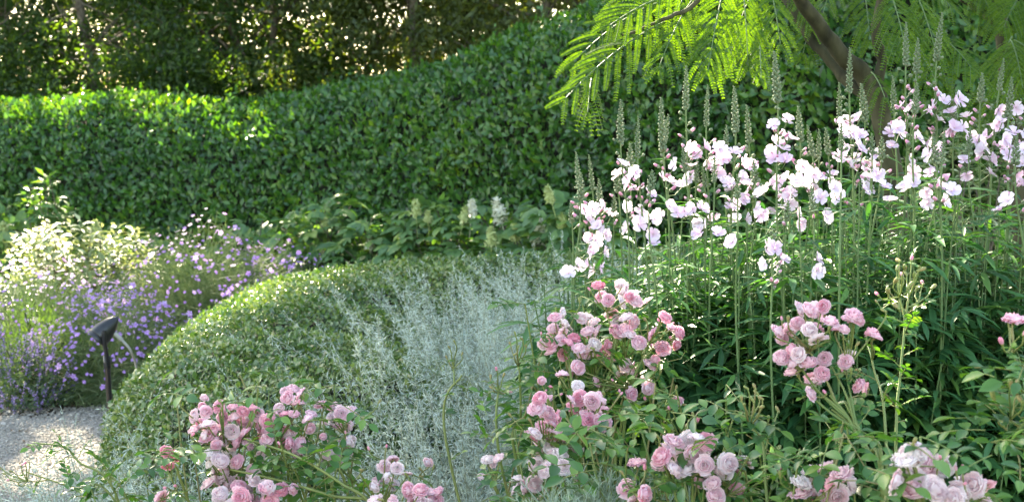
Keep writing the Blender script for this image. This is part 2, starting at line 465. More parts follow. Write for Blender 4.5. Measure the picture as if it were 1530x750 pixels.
def hedge_grid(cx, h, hw, nphi=28, inset=0.0, expo=(0.55, 0.5), lump=0.05, lf=1.2, seed=1, close=0.3):
    """rounded section swept along centre line cx (n,2); rounded off at both ends"""
    n = len(cx)
    t = nrm(np.gradient(cx, axis=0)); side = np.stack([t[:, 1], -t[:, 0]], -1)
    s = np.concatenate([[0], np.cumsum(np.linalg.norm(np.diff(cx, axis=0), axis=1))])
    e = np.minimum(s, s[-1] - s)
    endf = np.clip(e / close, 0, 1); endf = np.sqrt(np.maximum(1 - (1 - endf) ** 2, 1e-4))
    ph = np.linspace(0, math.pi, nphi)
    c, sn = np.cos(ph), np.sin(ph)
    off = np.sign(c) * np.abs(c) ** expo[0]; up = np.abs(sn) ** expo[1]
    H = np.broadcast_to(h, (n,)); W = np.broadcast_to(hw, (n,))
    G = np.zeros((n, nphi, 3))
    G[..., 0] = cx[:, None, 0] + side[:, None, 0] * off * (W * endf - inset)[:, None]
    G[..., 1] = cx[:, None, 1] + side[:, None, 1] * off * (W * endf - inset)[:, None]
    G[..., 2] = up * (H * (0.55 + 0.45 * endf) - inset)[:, None]
    d = np.zeros_like(G); d[..., :2] = side[:, None] * off[None, :, None]; d[..., 2] = up
    G += nrm(d) * ((lump * noise3(G.reshape(-1, 3), lf, seed) + lump * .35 * noise3(G.reshape(-1, 3), lf * 3.1, seed + 50)).reshape(n, nphi))[..., None]
    return G


def grid_faces(n, m):
    i = np.arange(n - 1)[:, None] * m; j = np.arange(m - 1)[None]
    return np.stack([i + j, i + j + m, i + j + m + 1, i + j + 1], -1).reshape(-1, 4)


def spline(pts, n):
    pts = np.asarray(pts, float); m = len(pts)
    u = np.linspace(0, m - 1, n); i = np.clip(u.astype(int), 0, m - 2); f = (u - i)[:, None]
    p0, p1, p2, p3 = pts[np.maximum(i - 1, 0)], pts[i], pts[i + 1], pts[np.minimum(i + 2, m - 1)]
    return 0.5 * (2 * p1 + (p2 - p0) * f + (2 * p0 - 5 * p1 + 4 * p2 - p3) * f ** 2 + (3 * p1 - p0 - 3 * p2 + p3) * f ** 3)


def leafy_surface(mb, G, n, tmpl, size, out=0.5, up=0.7, tang=0.7, deep=0.08, face=-0.3, flat=0.5, rough=0.0, rf=6.0, shoots=0):
    P, N = grid_sample(G, n, face)
    if rough: P = P + N * (rough * noise3(P, rf, 21) + rough * .6 * noise3(P, rf * 2.7, 22))[:, None]
    if shoots:                                  # stray shoots standing out of the clipped face
        S_, T_ = grid_sample(G, shoots, face)
        for j in range(7):
            d_ = nrm(T_ * .5 + [0, 0, .9] + .25 * np.sin(S_ * 40))
            mb.inst(tmpl, S_ + d_ * (size * (.2 + .35 * j)), frames(d_ * .7 + rnd_unit(shoots) * .8, T_ + rnd_unit(shoots) * .5), size * rng.uniform(.6, 1.0, shoots))
    y = N * out + np.array([0, 0, up]) + rnd_unit(n) * tang
    z = N + rnd_unit(n) * flat
    P = P - N * (rng.random(n) ** 1.5 * deep - 0.02)[:, None]
    mb.inst(tmpl, P, frames(y, z), size * rng.uniform(.65, 1.25, n))


# tall laurel hedge: its line comes towards the camera at the right
lh = spline([(-11, 14.4), (-7, 13.9), (-4.2, 13.3), (-2.2, 12.5), (-.6, 11.5), (.7, 10.3), (1.6, 9.3), (2.5, 8.55), (3.4, 8.2)], 150)
u = np.linspace(0, 1, 150)
lhh = np.interp(u, [0, .25, .38, .5, .62, .72, .82, .92, 1], [1.70, 1.60, 1.54, 1.76, 2.17, 2.55, 2.72, 2.72, 2.65])
hedge = thing('laurel_hedge', 'tall clipped laurel hedge with a wavy rounded top sweeping across the garden', 'hedge', (-.6, 11.5, 0))
G = hedge_grid(lh, lhh, 0.85, 32, 0.0, (0.75, 0.75), 0.07, 1.1, 4, 0.5)
mb = MB()
leafy_surface(mb, G, 98000, leaf_t(2, .56, .12, .12, .62, .14), .062, .38, .55, .8, .15, -.25, .55, .030, 5.0, 500)
mb.build('foliage', M['laurel'], hedge, (-.6, 11.5, 0))
mb = MB(); Gi = hedge_grid(lh, lhh, 0.85, 20, 0.13, (0.75, 0.75), 0.07, 1.1, 4, 0.5); mb.add(Gi.reshape(-1, 3), grid_faces(*Gi.shape[:2]))
mb.build('twiggy_core', M['twig'], hedge, (-.6, 11.5, 0))

# low box hedge round the island bed
th = np.radians(np.linspace(52, 236, 120))
bx = np.stack([ISL[0] + (R_OUT + R_IN) / 2 * np.cos(th), ISL[1] + (R_OUT + R_IN) / 2 * np.sin(th)], -1)
box = thing('box_hedge', 'low rounded box hedge curving round the silver planting beside the gravel', 'hedge', (bx[60, 0], bx[60, 1], 0))
bh = np.interp(np.arange(120), [0, 20, 50, 85, 119], [.76, .76, .73, .70, .64]) + .015 * np.sin(np.linspace(0, 14, 120))
G = hedge_grid(bx, bh, (R_OUT - R_IN) / 2, 36, 0.0, (0.8, 0.8), 0.035, 2.4, 9, 0.5)
bo = (bx[60, 0], bx[60, 1], 0)
mb = MB()
leafy_surface(mb, G, 95000, leaf_t(2, .72, .12, .15, .5, .15), .0185, .28, .22, 1.0, .06, -.2, .65, .026, 9.0, 500)
leafy_surface(mb, G, 40000, leaf_t(1, .8, .12, .15, .5, .3), .0145, .6, .5, .8, .05, -.2, .6, .026, 9.0, 900)
mb.build('foliage', M['box'], box, bo)
mb = MB(); Gi = hedge_grid(bx, bh, (R_OUT - R_IN) / 2, 24, 0.055, (0.8, 0.8), 0.035, 2.4, 9, 0.5); mb.add(Gi.reshape(-1, 3), grid_faces(*Gi.shape[:2]))
mb.build('twiggy_core', M['twig'], box, bo)


# ------------------------------------------------------------------ trees behind the hedge
def curve_to(p0, p1, n=8, bend=0.15, sag=0.0):
    p0, p1 = np.asarray(p0, float), np.asarray(p1, float)
    t = np.linspace(0, 1, n)[:, None]
    L = np.linalg.norm(p1 - p0)
    o = rnd_unit(1)[0] * bend * L
    return p0 + (p1 - p0) * t + o * np.sin(t * math.pi) - np.array([0, 0, sag * L]) * np.sin(t * math.pi)


def big_tree(x, y, h, spread, label, leaf, low=70, high=150, dens=130, z0=0.7, trunks=2):
    root = thing('evergreen_tree', label, 'tree', (x, y, 0), 'screening trees behind the laurel hedge')
    b0 = np.array([x, y, 0.0])
    tr, br, cr = MB(), MB(), MB()
    tops = []
    for k in range(trunks):
        top = b0 + [rng.uniform(-.5, .5) * spread, rng.uniform(-.4, .4) * spread, h * rng.uniform(.7, .85)]
        c = curve_to(b0 + [rng.uniform(-.25, .25), rng.uniform(-.2, .2), -.05], top, 14, .05)
        c[1:-1] += rng.normal(size=(12, 3)) * .05
        tr.tube(c, np.linspace(.06, .02, 14) * rng.uniform(.5, 1.15), 0, 8)
        tops.append(c)
    n_all = low + high
    for i in range(n_all):
        lowz = i < low
        z = rng.uniform(z0, 3.6) if lowz else rng.uniform(3.2, h)
        f = 1.0 if z < h * .55 else max(.25, 1 - (z - h * .55) / (h * .55))
        ang, rr = rng.uniform(0, 6.28), spread * f * math.sqrt(rng.random())
        c = np.array([x + rr * math.cos(ang), y + rr * math.sin(ang), z])
        rc = rng.uniform(.28, .55) if lowz else rng.uniform(.6, 1.0)
        k = int(dens * rng.uniform(.6, 1.3)) if lowz else int(dens * .55)
        p = c + rnd_unit(k) * (rng.random((k, 1)) ** .45) * rc * np.array([1, 1, .75])
        p = p[shade_mask(p)]
        k = len(p)
        if k:
            y_ = rnd_unit(k) + [0, 0, .15]; zz = rnd_unit(k) * .8 + [0, 0, .7]
            s = rng.uniform(.045, .085, k) if lowz else rng.uniform(.16, .26, k)
            cr.inst(flat_leaf_t(.42 if lowz else .55, .12), p, frames(y_, zz), s)
        if i % 3 == 0 and (lowz or i % 6 == 0):
            tk = tops[i % trunks]; a = tk[np.argmin(np.abs(tk[:, 2] - max(.4, z - .7)))]
            cc = curve_to(a, c, 6, .12)
            br.tube(cc, np.linspace(.017, .005, 6), 0, 5)
    tr.build('trunk', M['bark'], root, b0); br.build('branches', M['bark'], root, b0); cr.build('crown', leaf, root, b0)


D_, O_ = M['tree_dark'], M['tree_olive']
for a in [(-5.9, 16.6, 12, 1.7, 'dark evergreen tree filling the top left corner above the hedge', D_, 270, 235),
          (-4.3, 16.0, 12.5, 1.6, 'second dense dark tree from the left with small sun flecks', D_, 270, 235),
          (-2.9, 15.8, 13, 1.5, 'dark evergreen tree behind the lowest dip of the laurel hedge', D_, 270, 235),
          (-1.75, 15.6, 12, 1.3, 'olive green tree with a leaning bare stem low beside the hedge', O_, 140, 205),
          (-.75, 15.0, 12, 1.2, 'thin olive tree with two dark trunks and bright gaps between them', O_, 100, 200),
          (.35, 14.2, 12, 1.2, 'brownish olive tree with sparkling gaps above the rising hedge', O_, 100, 200),
          (1.4, 13.4, 11, 1.2, 'sparse olive tree where white sky shows above the hedge shoulder', O_, 62, 175)]:
    big_tree(*a[:7], 190, a[7], trunks=2)
# the rest of the belt, left and right of the view and behind, whose crowns shade the garden
for x, y, h, lab in [(-8.2, 16.8, 12, 'dark evergreen tree standing beyond the left end of the row'),
                     (-10.8, 17, 12, 'outermost evergreen tree at the left end of the belt'),
                     (3.4, 14.2, 11.5, 'evergreen tree hidden behind the mimosa canopy'),
                     (5.6, 13.5, 11, 'evergreen tree at the right end of the belt')]:
    big_tree(x, y, h, 1.9, lab, D_, 70, 180)
for x, y, h, lab in [(-5.0, 20.0, 13, 'tall evergreen tree in the second row behind the left corner'), (-2.2, 19.5, 13.5, 'tall evergreen tree in the second row behind the dip'),
                     (.8, 19.0, 13.5, 'tall evergreen tree in the second row behind the trunks')]:
    big_tree(x, y, h, 2.3, lab, O_, 120, 170, 120, .6)


# ------------------------------------------------------------------ border plants at the left
def dome_points(n, c, r, h, shell=0.5, z0=0.05):
    """points in a half-ellipsoid clump, more of them near its outside"""
    d = rnd_unit(n); d[:, 2] = np.abs(d[:, 2])
    q = (1 - shell * rng.random(n) ** 1.3)[:, None]
    p = d * q * np.array([r[0], r[1], h])
    p *= (1 + 0.14 * noise3(d * 3 + np.asarray(c), 1.3, 8))[:, None]
    p[:, 2] = np.maximum(p[:, 2], z0)
    return np.asarray(c) + p, nrm(d * np.array([1 / r[0], 1 / r[1], 1 / h]))


def stems_to(mb, P, c, r, mi, rad=.0016, k=1, sides=4):
    base = np.asarray(c) + np.concatenate([rng.normal(size=(len(P), 2)) * np.array(r[:2]) * .28, np.zeros((len(P), 1))], 1)
    for a, b in zip(base[::k], P[::k]):
        t = np.linspace(0, 1, 5)[:, None]
        mid = a + (b - a) * t + np.array([0, 0, .12]) * np.sin(t * math.pi) * np.linalg.norm(b - a)
        mb.tube(mid, rad, mi, sides)


def disc_flower_mesh(name, m, n=5, w=.75, cup=.2, centre=None):
    mb = MB()
    for i in range(n):
        t = np.linspace(0, 1, 4)
        wd = np.array([.12, .6, 1.0, .55]) * w / 2
        V, at_ = [], []
        for a, b in zip(t, wd):
            z = cup * math.sin(a * 1.3)
            V += [(-b, a, z + .05), (0, a * 1.02, z), (b, a, z + .05)]; at_ += [a] * 3
        Q = [(k * 3 + j, k * 3 + j + 1, k * 3 + j + 4, k * 3 + j + 3) for k in range(3) for j in range(2)]
        V = np.array(V) @ rotz(i * 2 * math.pi / n).T + [0, 0, .004 * i]
        mb.add(V, Q, 0, True, np.array(at_))
    return mb.mesh(name, [m])


ger_mesh = disc_flower_mesh('geranium_blossom', M['ger_petal'])
ger_leaf = palmate_t(7, 3.6, .16, 1, .1, 1.0, .8)


def geranium(label, px, pd, r, h, leaves, blooms, bz=(0, 1), leafm='ger_leaf'):
    c = at(px, 375, pd); c = np.array([c[0], pd, 0])
    root = thing('geranium_plant', label, 'plant', c, 'violet cranesbill clumps by the gravel path')
    mb = MB()
    leaves = int(leaves * 1.4); P, N = dome_points(leaves, c, r, h, .6)
    k = len(P)
    mb.inst(ger_leaf, P, frames(rnd_unit(k) + N * .4, N + [0, 0, .8] + rnd_unit(k) * .6), rng.uniform(.012, .028, k), 0)
    P2, N2 = dome_points(leaves // 6, c, r, h * 1.04, .25)
    stems_to(mb, P2, c, r, 1)
    mb.inst(ball_t(1, .6, .6, 1), P2, frames(rnd_unit(len(P2)), np.tile([0, 0, 1.0], (len(P2), 1))), rng.uniform(.002, .0045, len(P2)), 1)
    # thin dry seed stalks standing over the leaves
    k2 = leaves // 7
    P3, N3 = dome_points(k2, c, r, h * 1.03, .35)
    mb.inst(flat_leaf_t(.10, .2), P3, frames(N3 + rnd_unit(k2) * .8 + [0, 0, .6], rnd_unit(k2)), rng.uniform(.014, .035, k2), 1)
    mb.build('foliage', [M[leafm], M['ger_leaf']], root, c)
    P, N = dome_points(blooms * 5, c, r, h * 1.06, .12)
    vis = (N[:, 1] < .25) & (P[:, 2] > h * .25)
    P, N = P[vis][:blooms], N[vis][:blooms]
    for p, nn in zip(P, N):
        z = nrm(nn + rnd_unit(1)[0] * .7 + [0, -.25, .3])
        place(ger_mesh, 'blossom', root, p, frames(rnd_unit(1), z[None])[0], rng.uniform(.0115, .0175))
    mb = MB()                                   # the many half-hidden smaller flowers of the haze
    P, N = dome_points(blooms * 9, c, r, h * 1.05, .22)
    vis = (N[:, 1] < .35) & (P[:, 2] > h * .3); P, N = P[vis][:blooms * 4], N[vis][:blooms * 4]; k = len(P)
    for j in range(5):
        z = nrm(N + [0, -.3, .4]); a_ = rng.uniform(0, 6.28, k) * 0 + j * 1.257
        x = nrm(np.cross(z, [.3, .2, .9])); y = np.cross(z, x)
        mb.inst(flat_leaf_t(.75, -.1), P, frames(x * np.cos(a_)[:, None] + y * np.sin(a_)[:, None], z), rng.uniform(.007, .0125, k))
    tag(mb.build('small_blossoms', M['ger_petal'], root, c), kind='stuff')
    return root


geranium('broad hazy clump of violet cranesbill flowers under the oak-leaved shrubs', 310, 8.5, (.74, .5), .76, 5200, 98)
geranium('pale sunlit cranesbill clump at the left edge behind the spotlight', 55, 7.6, (.68, .5), .60, 5000, 98)
geranium('cranesbill clump with violet flowers hanging low just behind the black spotlight', 165, 7.0, (.50, .42), .53, 4000, 98)
geranium('small cranesbill clump with few flowers where the box hedge meets the leafy shrubs', 430, 8.8, (.36, .35), .62, 1700, 36)

# catmint at the very left and the feathery green bush
def catmint(label, px, d, r, h, n):
    c = at(px, 375, d); c = np.array([c[0], d, 0])
    root = thing('catmint_plant', label, 'plant', c)
    mb = MB()
    P, N = dome_points(1500, c, r, h * .85, .7)
    mb.inst(flat_leaf_t(.4, .1), P, frames(rnd_unit(1500) + N, N + rnd_unit(1500) * .5), rng.uniform(.012, .03, 1500), 0)
    mb.build('foliage', M['catmint_leaf'], root, c)
    mb = MB()
    P, N = dome_points(n, c, r, h, .25)
    for p, nn in zip(P, N):
        L = rng.uniform(.09, .18); dr = nrm(nn * .8 + [-.1, -.1, .8] + rnd_unit(1)[0] * .35)
        a = p - dr * L * .4
        mb.tube(np.array([a - dr * .08, a + dr * L]), .0012, 1, 4)
        k = 22; t = rng.random(k); q = a + dr * (t * L)[:, None]
        y = rnd_unit(k) + dr * .5
        mb.inst(flat_leaf_t(.7, .2), q, frames(y, rnd_unit(k)), rng.uniform(.007, .013, k), 0)
    mb.build('flower_spikes', [M['catmint'], M['catmint_leaf']], root, c)


catmint('low mauve catmint with arching flower spikes at the edge of the gravel', -20, 6.75, (.36, .3), .40, 130)
catmint('narrow mauve catmint leaning over the corner of the gravel', 45, 6.75, (.2, .2), .33, 45)

c = np.array([at(62, 375, 7.0)[0], 7.0, 0])
root = thing('feathery_bush', 'bright green feathery bush between the catmint and the spotlight', 'bush', c)
mb = MB()
P, N = dome_points(5200, c, (.34, .32), .50, .5)
mb.inst(flat_leaf_t(.16, .15), P, frames(N * .8 + rnd_unit(5200) * .8 + [0, 0, .5], rnd_unit(5200)), rng.uniform(.018, .04, 5200))
mb.build('foliage', M['feathery'], root, c)
mb = MB(); P, N = dome_points(60, c, (.3, .28), .46, .3); stems_to(mb, P, c, (.3, .28), 0, .003); mb.build('stems', M['twig'], root, c)


# pale broad-leaved shrubs behind the geraniums
def whorl_shrub(name, label, px, d, r, h, n, size, m, z0=0.1, cat='shrub'):
    c = at(px, 375, d); c = np.array([c[0], d, 0])
    root = thing(name, label, cat, c)
    mb = MB()
    P, N = dome_points(n, c, r, h, .45, z0)
    ax = nrm(N * .5 + [0, 0, .9] + rnd_unit(n) * .35)
    T = leaf_t(2, .28, .15, .25, .5)
    for j in range(7):
        a = j * 2.4
        x = nrm(np.cross(ax, [0.3, 1, .1])); y = np.cross(ax, x)
        dr = x * math.cos(a) + y * math.sin(a) + ax * (.25 + .06 * j)
        mb.inst(T, P - ax * (.012 * (7 - j) * size / .08), frames(dr, ax), size * rng.uniform(.7, 1.15, n))
    mb.build('foliage', m, root, c)
    mb = MB(); stems_to(mb, P[:80], c, r, 0, .004); mb.build('stems', M['bark'], root, c)


whorl_shrub('variegated_shrub', 'pale cream-green shrub glowing in sun behind the left cranesbill', 95, 9.0, (.55, .4), .80, 420, .085, M['choisya'])
whorl_shrub('variegated_shrub', 'cream-leaved shrub glowing between the sunlit shrub and the broad cranesbill clump', 178, 9.0, (.34, .35), .78, 260, .085, M['choisya'])
whorl_shrub('elder_shrub', 'small upright grey-green shrub standing against the dark hedge', 72, 10.2, (.26, .25), 1.02, 170, .11, M['oakleaf'])


# ------------------------------------------------------------------ oak-leaved hydrangeas at the foot of the hedge
oaks = [oak_leaf_t(i) for i in range(3)]


def panicle(root, p, L, m, tilt=(0, 0, 1)):
    mb = MB(); k = 330
    ax = nrm(np.asarray(tilt, float)); t = rng.random(k) ** .8
    a = rng.uniform(0, 6.28, k); x = nrm(np.cross(ax, [.2, 1, .1])); y = np.cross(ax, x)
    rad = L * .33 * np.sqrt(np.maximum(0, 1 - t)) * (.55 + .45 * rng.random(k))
    q = p + ax * (t * L)[:, None] + (x * np.cos(a)[:, None] + y * np.sin(a)[:, None]) * rad[:, None]
    n_ = nrm(q - (p + ax * (t * L * .7)[:, None]))
    mb.inst(leaf_t(1, 1.0, .1, .2, .5, .4), q, frames(rnd_unit(k), n_), rng.uniform(.014, .024, k))
    mb.tube(np.array([p - ax * .15, p + ax * L * .8]), .003, 0, 5)
    mb.build('flower_head', m, root, p)


def hydrangea(label, px, d, r, h, n, heads=()):
    c = at(px, 375, d); c = np.array([c[0], c[1], 0])
    h = h + .07
    root = thing('oakleaf_hydrangea', label, 'shrub', c, 'oak-leaved hydrangeas along the foot of the hedge')
    mb = MB()
    n = int(n * 2.3); P, N = dome_points(n, c, r, h, .5, .1)
    y = nrm(N * np.array([1, 1, .2]) + rnd_unit(n) * .5 + [0, -.25, -.15])
    z = nrm(np.array([0, -.25, 1.0]) + N * .4 + rnd_unit(n) * .3)
    for i, T in enumerate(oaks):
        s = slice(i, None, 3)
        mb.inst(T, P[s], frames(y[s], z[s]), rng.uniform(.085, .16, len(P[s])))
    mb.build('foliage', M['oakleaf'], root, c)
    mb = MB(); stems_to(mb, P[::3], c, r, 0, .004); mb.build('stems', M['bark'], root, c)
    for hx, hy, L, kind in heads:
        panicle(root, at(hx, hy, d - .15), L, M['panicle' if kind else 'panicle_green'], (rng.uniform(-.3, .3), -.2, 1))


for a in [('low oak-leaved hydrangea without flowers beside the broad cranesbill clump', 390, 10.2, (.5, .4), .66, 110),
          ('rounded oak-leaved hydrangea with the tallest leaf mound left of the middle', 490, 10.0, (.55, .4), .82, 150, [(483, 345, .09, 0)]),
          ('oak-leaved hydrangea with one pale tan leaf cluster in the middle of the row', 575, 9.6, (.5, .4), .72, 130, [(553, 372, .08, 1)]),
          ('oak-leaved hydrangea with a small greenish bud head above its leaves', 640, 9.4, (.5, .4), .80, 130, [(622, 322, .10, 0), (640, 332, .07, 0)]),
          ('oak-leaved hydrangea with two white flower heads against the hedge', 725, 9.1, (.5, .4), .84, 140, [(704, 322, .10, 1), (750, 334, .17, 1), (692, 330, .09, 0)]),
          ('oak-leaved hydrangea with cream flower heads behind the low box hedge', 800, 8.6, (.5, .4), .80, 140, [(800, 362, .15, 1), (770, 360, .1, 0), (734, 366, .11, 0)]),
          ('oak-leaved hydrangea at the right end of the row half behind the pale pink flowers', 868, 8.2, (.5, .4), .92, 140, [(824, 302, .09, 0), (842, 346, .1, 0)]),
          ('oak-leaved hydrangea cut by the left edge with one closed cream flower head', -8, 10.4, (.55, .4), .72, 120, [(8, 372, .2, 0)]),
          ('little oak-leaved hydrangea behind the cream-leaved shrub', 205, 10.3, (.4, .35), .62, 80, [(146, 354, .12, 0)])]:
    hydrangea(*a)

# ------------------------------------------------------------------ garden spotlight
c0 = np.array([at(160, 560, 5.75)[0], 5.75, 0])
lamp = thing('garden_spotlight', 'black bullet-shaped garden spotlight on a stake by the box hedge', 'spotlight', c0)


def lathe(mb, p, ax, prof, mi=0, sides=24):
    """prof: (distance along ax, radius)"""
    ax = nrm(ax); pts = np.array([p + ax * a for a, _ in prof]); 
    x = nrm(np.cross(ax, [.3, .2, .9])); y = np.cross(ax, x)
    a = np.arange(sides) / sides * 2 * math.pi
    V = pts[:, None] + np.array([r for _, r in prof])[:, None, None] * (np.cos(a)[None, :, None] * x + np.sin(a)[None, :, None] * y)
    i = np.arange(len(prof) - 1)[:, None] * sides; j = np.arange(sides)[None]
    Q = np.stack([i + j, i + (j + 1) % sides, i + sides + (j + 1) % sides, i + sides + j], -1)
    mb.add(V.reshape(-1, 3), Q.reshape(-1, 4), mi)


tipp, mouth = at(176, 473, 5.75), at(146, 506, 5.75)
mouth = mouth + np.array([0, -.02, 0])
ax = nrm(mouth - tipp); L = np.linalg.norm(mouth - tipp)
mb = MB()
lathe(mb, tipp, ax, [(0, .002), (L * .04, .009), (L * .12, .0165), (L * .25, .0265), (L * .42, .036), (L * .6, .042), (L * .8, .0455), (L * .84, .046), (L * .845, .0435)])
mb.build('lamp_head', M['black'], lamp, c0)
mb = MB()
lathe(mb, tipp, ax, [(L * .845, .0435), (L * .86, .043), (L * .865, .0475), (L * .98, .0485), (L, .0475), (L, .041), (L * .9, .04), (L * .9, .001)])
mb.build('lens_hood', M['black'], lamp, c0)
piv = tipp + ax * L * .66
mb = MB(); side = nrm(np.cross(ax, [0, 0, 1])); side = side if side[1] < 0 else -side
lathe(mb, piv + side * .040, side, [(0, .011), (.006, .011), (.006, .006), (.008, .006), (.008, .001)], 0, 14)
mb.build('pivot_screw', M['black'], lamp, c0)
st = at(160, 556, 5.75); st[1] = piv[1]
mb = MB()
for s in (1, -1):
    b = piv + side * (.050 * s)
    pp = np.array([b + [0, 0, .012], b - [0, 0, .03], b * .6 + np.array([st[0], piv[1], b[2]]) * .4 - [0, 0, .06], np.array([st[0], piv[1], b[2] - .10]) + side * .012 * s, np.array([st[0], piv[1], b[2] - .14]) + side * .010 * s])
    mb.tube(pp, .0085, 0, 8)
mb.build('bracket', M['black'], lamp, c0)
mb = MB(); lathe(mb, np.array([st[0], piv[1], piv[2] - .10]), (0.03, 0, -1), [(0, .001), (0, .015), (.05, .015), (.052, .012), (piv[2] - .12, .010)], 0, 10); mb.build('stake', M['black'], lamp, c0)
mb = MB()
e0 = tipp + ax * L * .5 + np.array([.030, 0, -.02]); e = [e0, at(186, 512, 5.75), at(193, 520, 5.76), at(197, 528, 5.78), at(203, 545, 5.85), at(205, 580, 5.9)]
mb.tube(spline(np.array(e), 24), .0055, 0, 8); mb.tube(np.array([e0, e0 + (e[1] - e0) * .7]), .0095, 0, 10)
mb.build('cable_conduit', M['conduit'], lamp, c0)


# ------------------------------------------------------------------ silver artemisia
def artemisia(label, base, n, h, lean, spread, leafn=52, bare=0.05):
    n = int(n * 1.5); leafn = int(leafn * 2.3)
    base = np.array([base[0], base[1], 0.0])
    root = thing('artemisia_plant', label, 'plant', base, 'silver artemisia inside the box hedge')
    st, lv = MB(), MB()
    for i in range(n):
        b = base + [rng.normal() * .13, rng.normal() * .13, 0]
        L = h * rng.uniform(.55, 1.12)
        d = nrm(np.array([lean[0] * 1.1 - .05 + rng.normal() * spread * 1.3, lean[1] + rng.normal() * spread * 1.2, 1.0]))
        m = 9; t = np.linspace(0, 1, m)[:, None]
        cur = rng.normal(size=3) * .17 * L; cur[2] = -abs(cur[2]) * .8
        pts = b + d * L * t + cur * t ** 2
        st.tube(pts, np.linspace(.0020, .0008, m), 0, 3)
        k = int(leafn * L / .8); tt = bare + (1 - bare) * rng.random(k) ** .75
        u_ = tt * (m - 1); ii = np.clip(u_.astype(int), 0, m - 2); f = (u_ - ii)[:, None]
        q = pts[ii] * (1 - f) + pts[ii + 1] * f; tg = nrm(pts[ii + 1] - pts[ii])
        y = tg * .75 + rnd_unit(k) * .95
        # short side shoots carry the leaves off the stem
        q = q + rnd_unit(k) * (rng.random((k, 1)) ** 1.6 * .042 * (1.25 - tt[:, None]))
        lv.inst(flat_leaf_t(.15, .25), q, frames(y, rnd_unit(k) + [0, -.3, .6]), rng.uniform(.012, .028, k) * (1.15 - .5 * tt))
    lv.build('foliage', M['silver'], root, base); st.build('stems', M['silver_stem'], root, base)


for a in [('silver artemisia spreading over the top of the box hedge at the back', (.0, 5.35), 150, .93, (-.28, .2), .24, 62),
          ('silver artemisia with long wispy stems reaching up towards the white hydrangeas', (.38, 5.1), 230, .95, (.0, .1), .30, 62),
          ('tall silver artemisia in the middle of the bed behind the rose shoots', (.04, 4.25), 230, .95, (-.05, .0), .22, 66),
          ('silver artemisia touching the pale pink flowers at the right side of the bed', (.45, 4.2), 190, .95, (.02, 0), .25, 60),
          ('silver artemisia with dry beige stems in front of the hedge gap', (-.20, 3.85), 190, .80, (-.08, 0), .20, 62),
          ('silver artemisia leaning left across the face of the box hedge', (-.62, 3.45), 120, .60, (-.36, .1), .26, 62),
          ('dense silver artemisia in front of the inner box hedge face', (-.12, 4.55), 210, .92, (-.02, .1), .3, 62),
          ('silver artemisia mound between the rose shoots and the tallest silver plant', (.28, 3.75), 240, .86, (.0, 0), .28, 62),
          ('silver artemisia filling the bed behind the left rose blooms', (-.25, 3.35), 170, .70, (-.05, 0), .3, 62),
          ('outermost silver artemisia nearest the gravel with wispy stems over the mound foot', (-1.08, 3.75), 110, .60, (-.15, .05), .28, 58),
          ('far silver artemisia below the white hydrangea heads', (.55, 5.6), 180, .92, (.1, .1), .3, 62),
          ('low silver artemisia behind the left rose bush', (-.85, 3.40), 120, .64, (-.25, 0), .30, 60),
          ('short silver artemisia in shade at the foot of the middle roses', (.02, 3.3), 230, .80, (.0, 0), .28, 62)]:
    artemisia(*a)

# ------------------------------------------------------------------ mimosa trees
leaflet = (np.array([(-.5, 0, 0), (.5, 0, 0), (-.42, .7, .02), (.42, .7, .02), (-.12, 1, 0), (.12, 1, 0)], float), np.array([(0, 1, 3, 2), (2, 3, 5, 4)]))


def frond(mb, p0, p1, normal, np_=12, plen=None, sag=.12, droop=.35, fat=1.0):
    p0, p1 = np.asarray(p0, float), np.asarray(p1, float)
    L = np.linalg.norm(p1 - p0); m = 10; t = np.linspace(0, 1, m)[:, None]
    pts = p0 + (p1 - p0) * t + np.array([0, 0, sag * L]) * (4 * t * (1 - t)) * .5
    mb.tube(pts, np.linspace(.0022, .001, m), 1, 5)
    plen = plen or .5 * L
    P_, Y_, Z_, S_ = [], [], [], []
    for i in range(np_):
        u_ = .14 + .86 * i / (np_ - 1)
        j = min(int(u_ * (m - 1)), m - 2); f = u_ * (m - 1) - j
        c = pts[j] * (1 - f) + pts[j + 1] * f; tg = nrm(pts[j + 1] - pts[j])
        nz = nrm(normal - tg * (tg @ normal)); sx = np.cross(tg, nz)
        pl = plen * (math.sin(math.pi * (.16 + .72 * u_)) ** .7) * rng.uniform(.92, 1.08)
        for sg in (1, -1):
            ang = 1.05 - .45 * u_
            d = nrm(tg * math.cos(ang) + sx * sg * math.sin(ang) + rng.normal(size=3) * .05)
            k = 10; tt = np.linspace(0, 1, k)[:, None]
            dp = droop * rng.uniform(.3, 1.9); cv = c + d * pl * tt - np.array([0, 0, dp * pl]) * tt ** 2 + tg * .12 * pl * tt ** 2
            mb.tube(cv, .0007, 1, 3)
            nl = max(8, int(pl / .0036))
            uu = np.linspace(.06, 1, nl); q = uu * (k - 1); jj = np.clip(q.astype(int), 0, k - 2); ff = (q - jj)[:, None]
            pc = cv[jj] * (1 - ff) + cv[jj + 1] * ff; td = nrm(cv[jj + 1] - cv[jj])
            nzz = nrm(nz + rng.normal(size=3) * .12); sd = nrm(np.cross(td, nzz))
            sz = .0088 * fat * (np.sin(np.pi * (.1 + .8 * uu)) ** .5)
            for s2 in (1, -1):
                P_.append(pc); Y_.append(sd * s2 + td * .55 + nzz * .12 + rng.normal(size=(nl, 3)) * .06); Z_.append(np.tile(nzz, (nl, 1))); S_.append(np.stack([np.full(nl, .0046), sz, sz], -1))
    P_, Y_, Z_, S_ = map(np.concatenate, (P_, Y_, Z_, S_))
    mb.inst(leaflet, P_, frames(Y_, Z_), S_, 0)


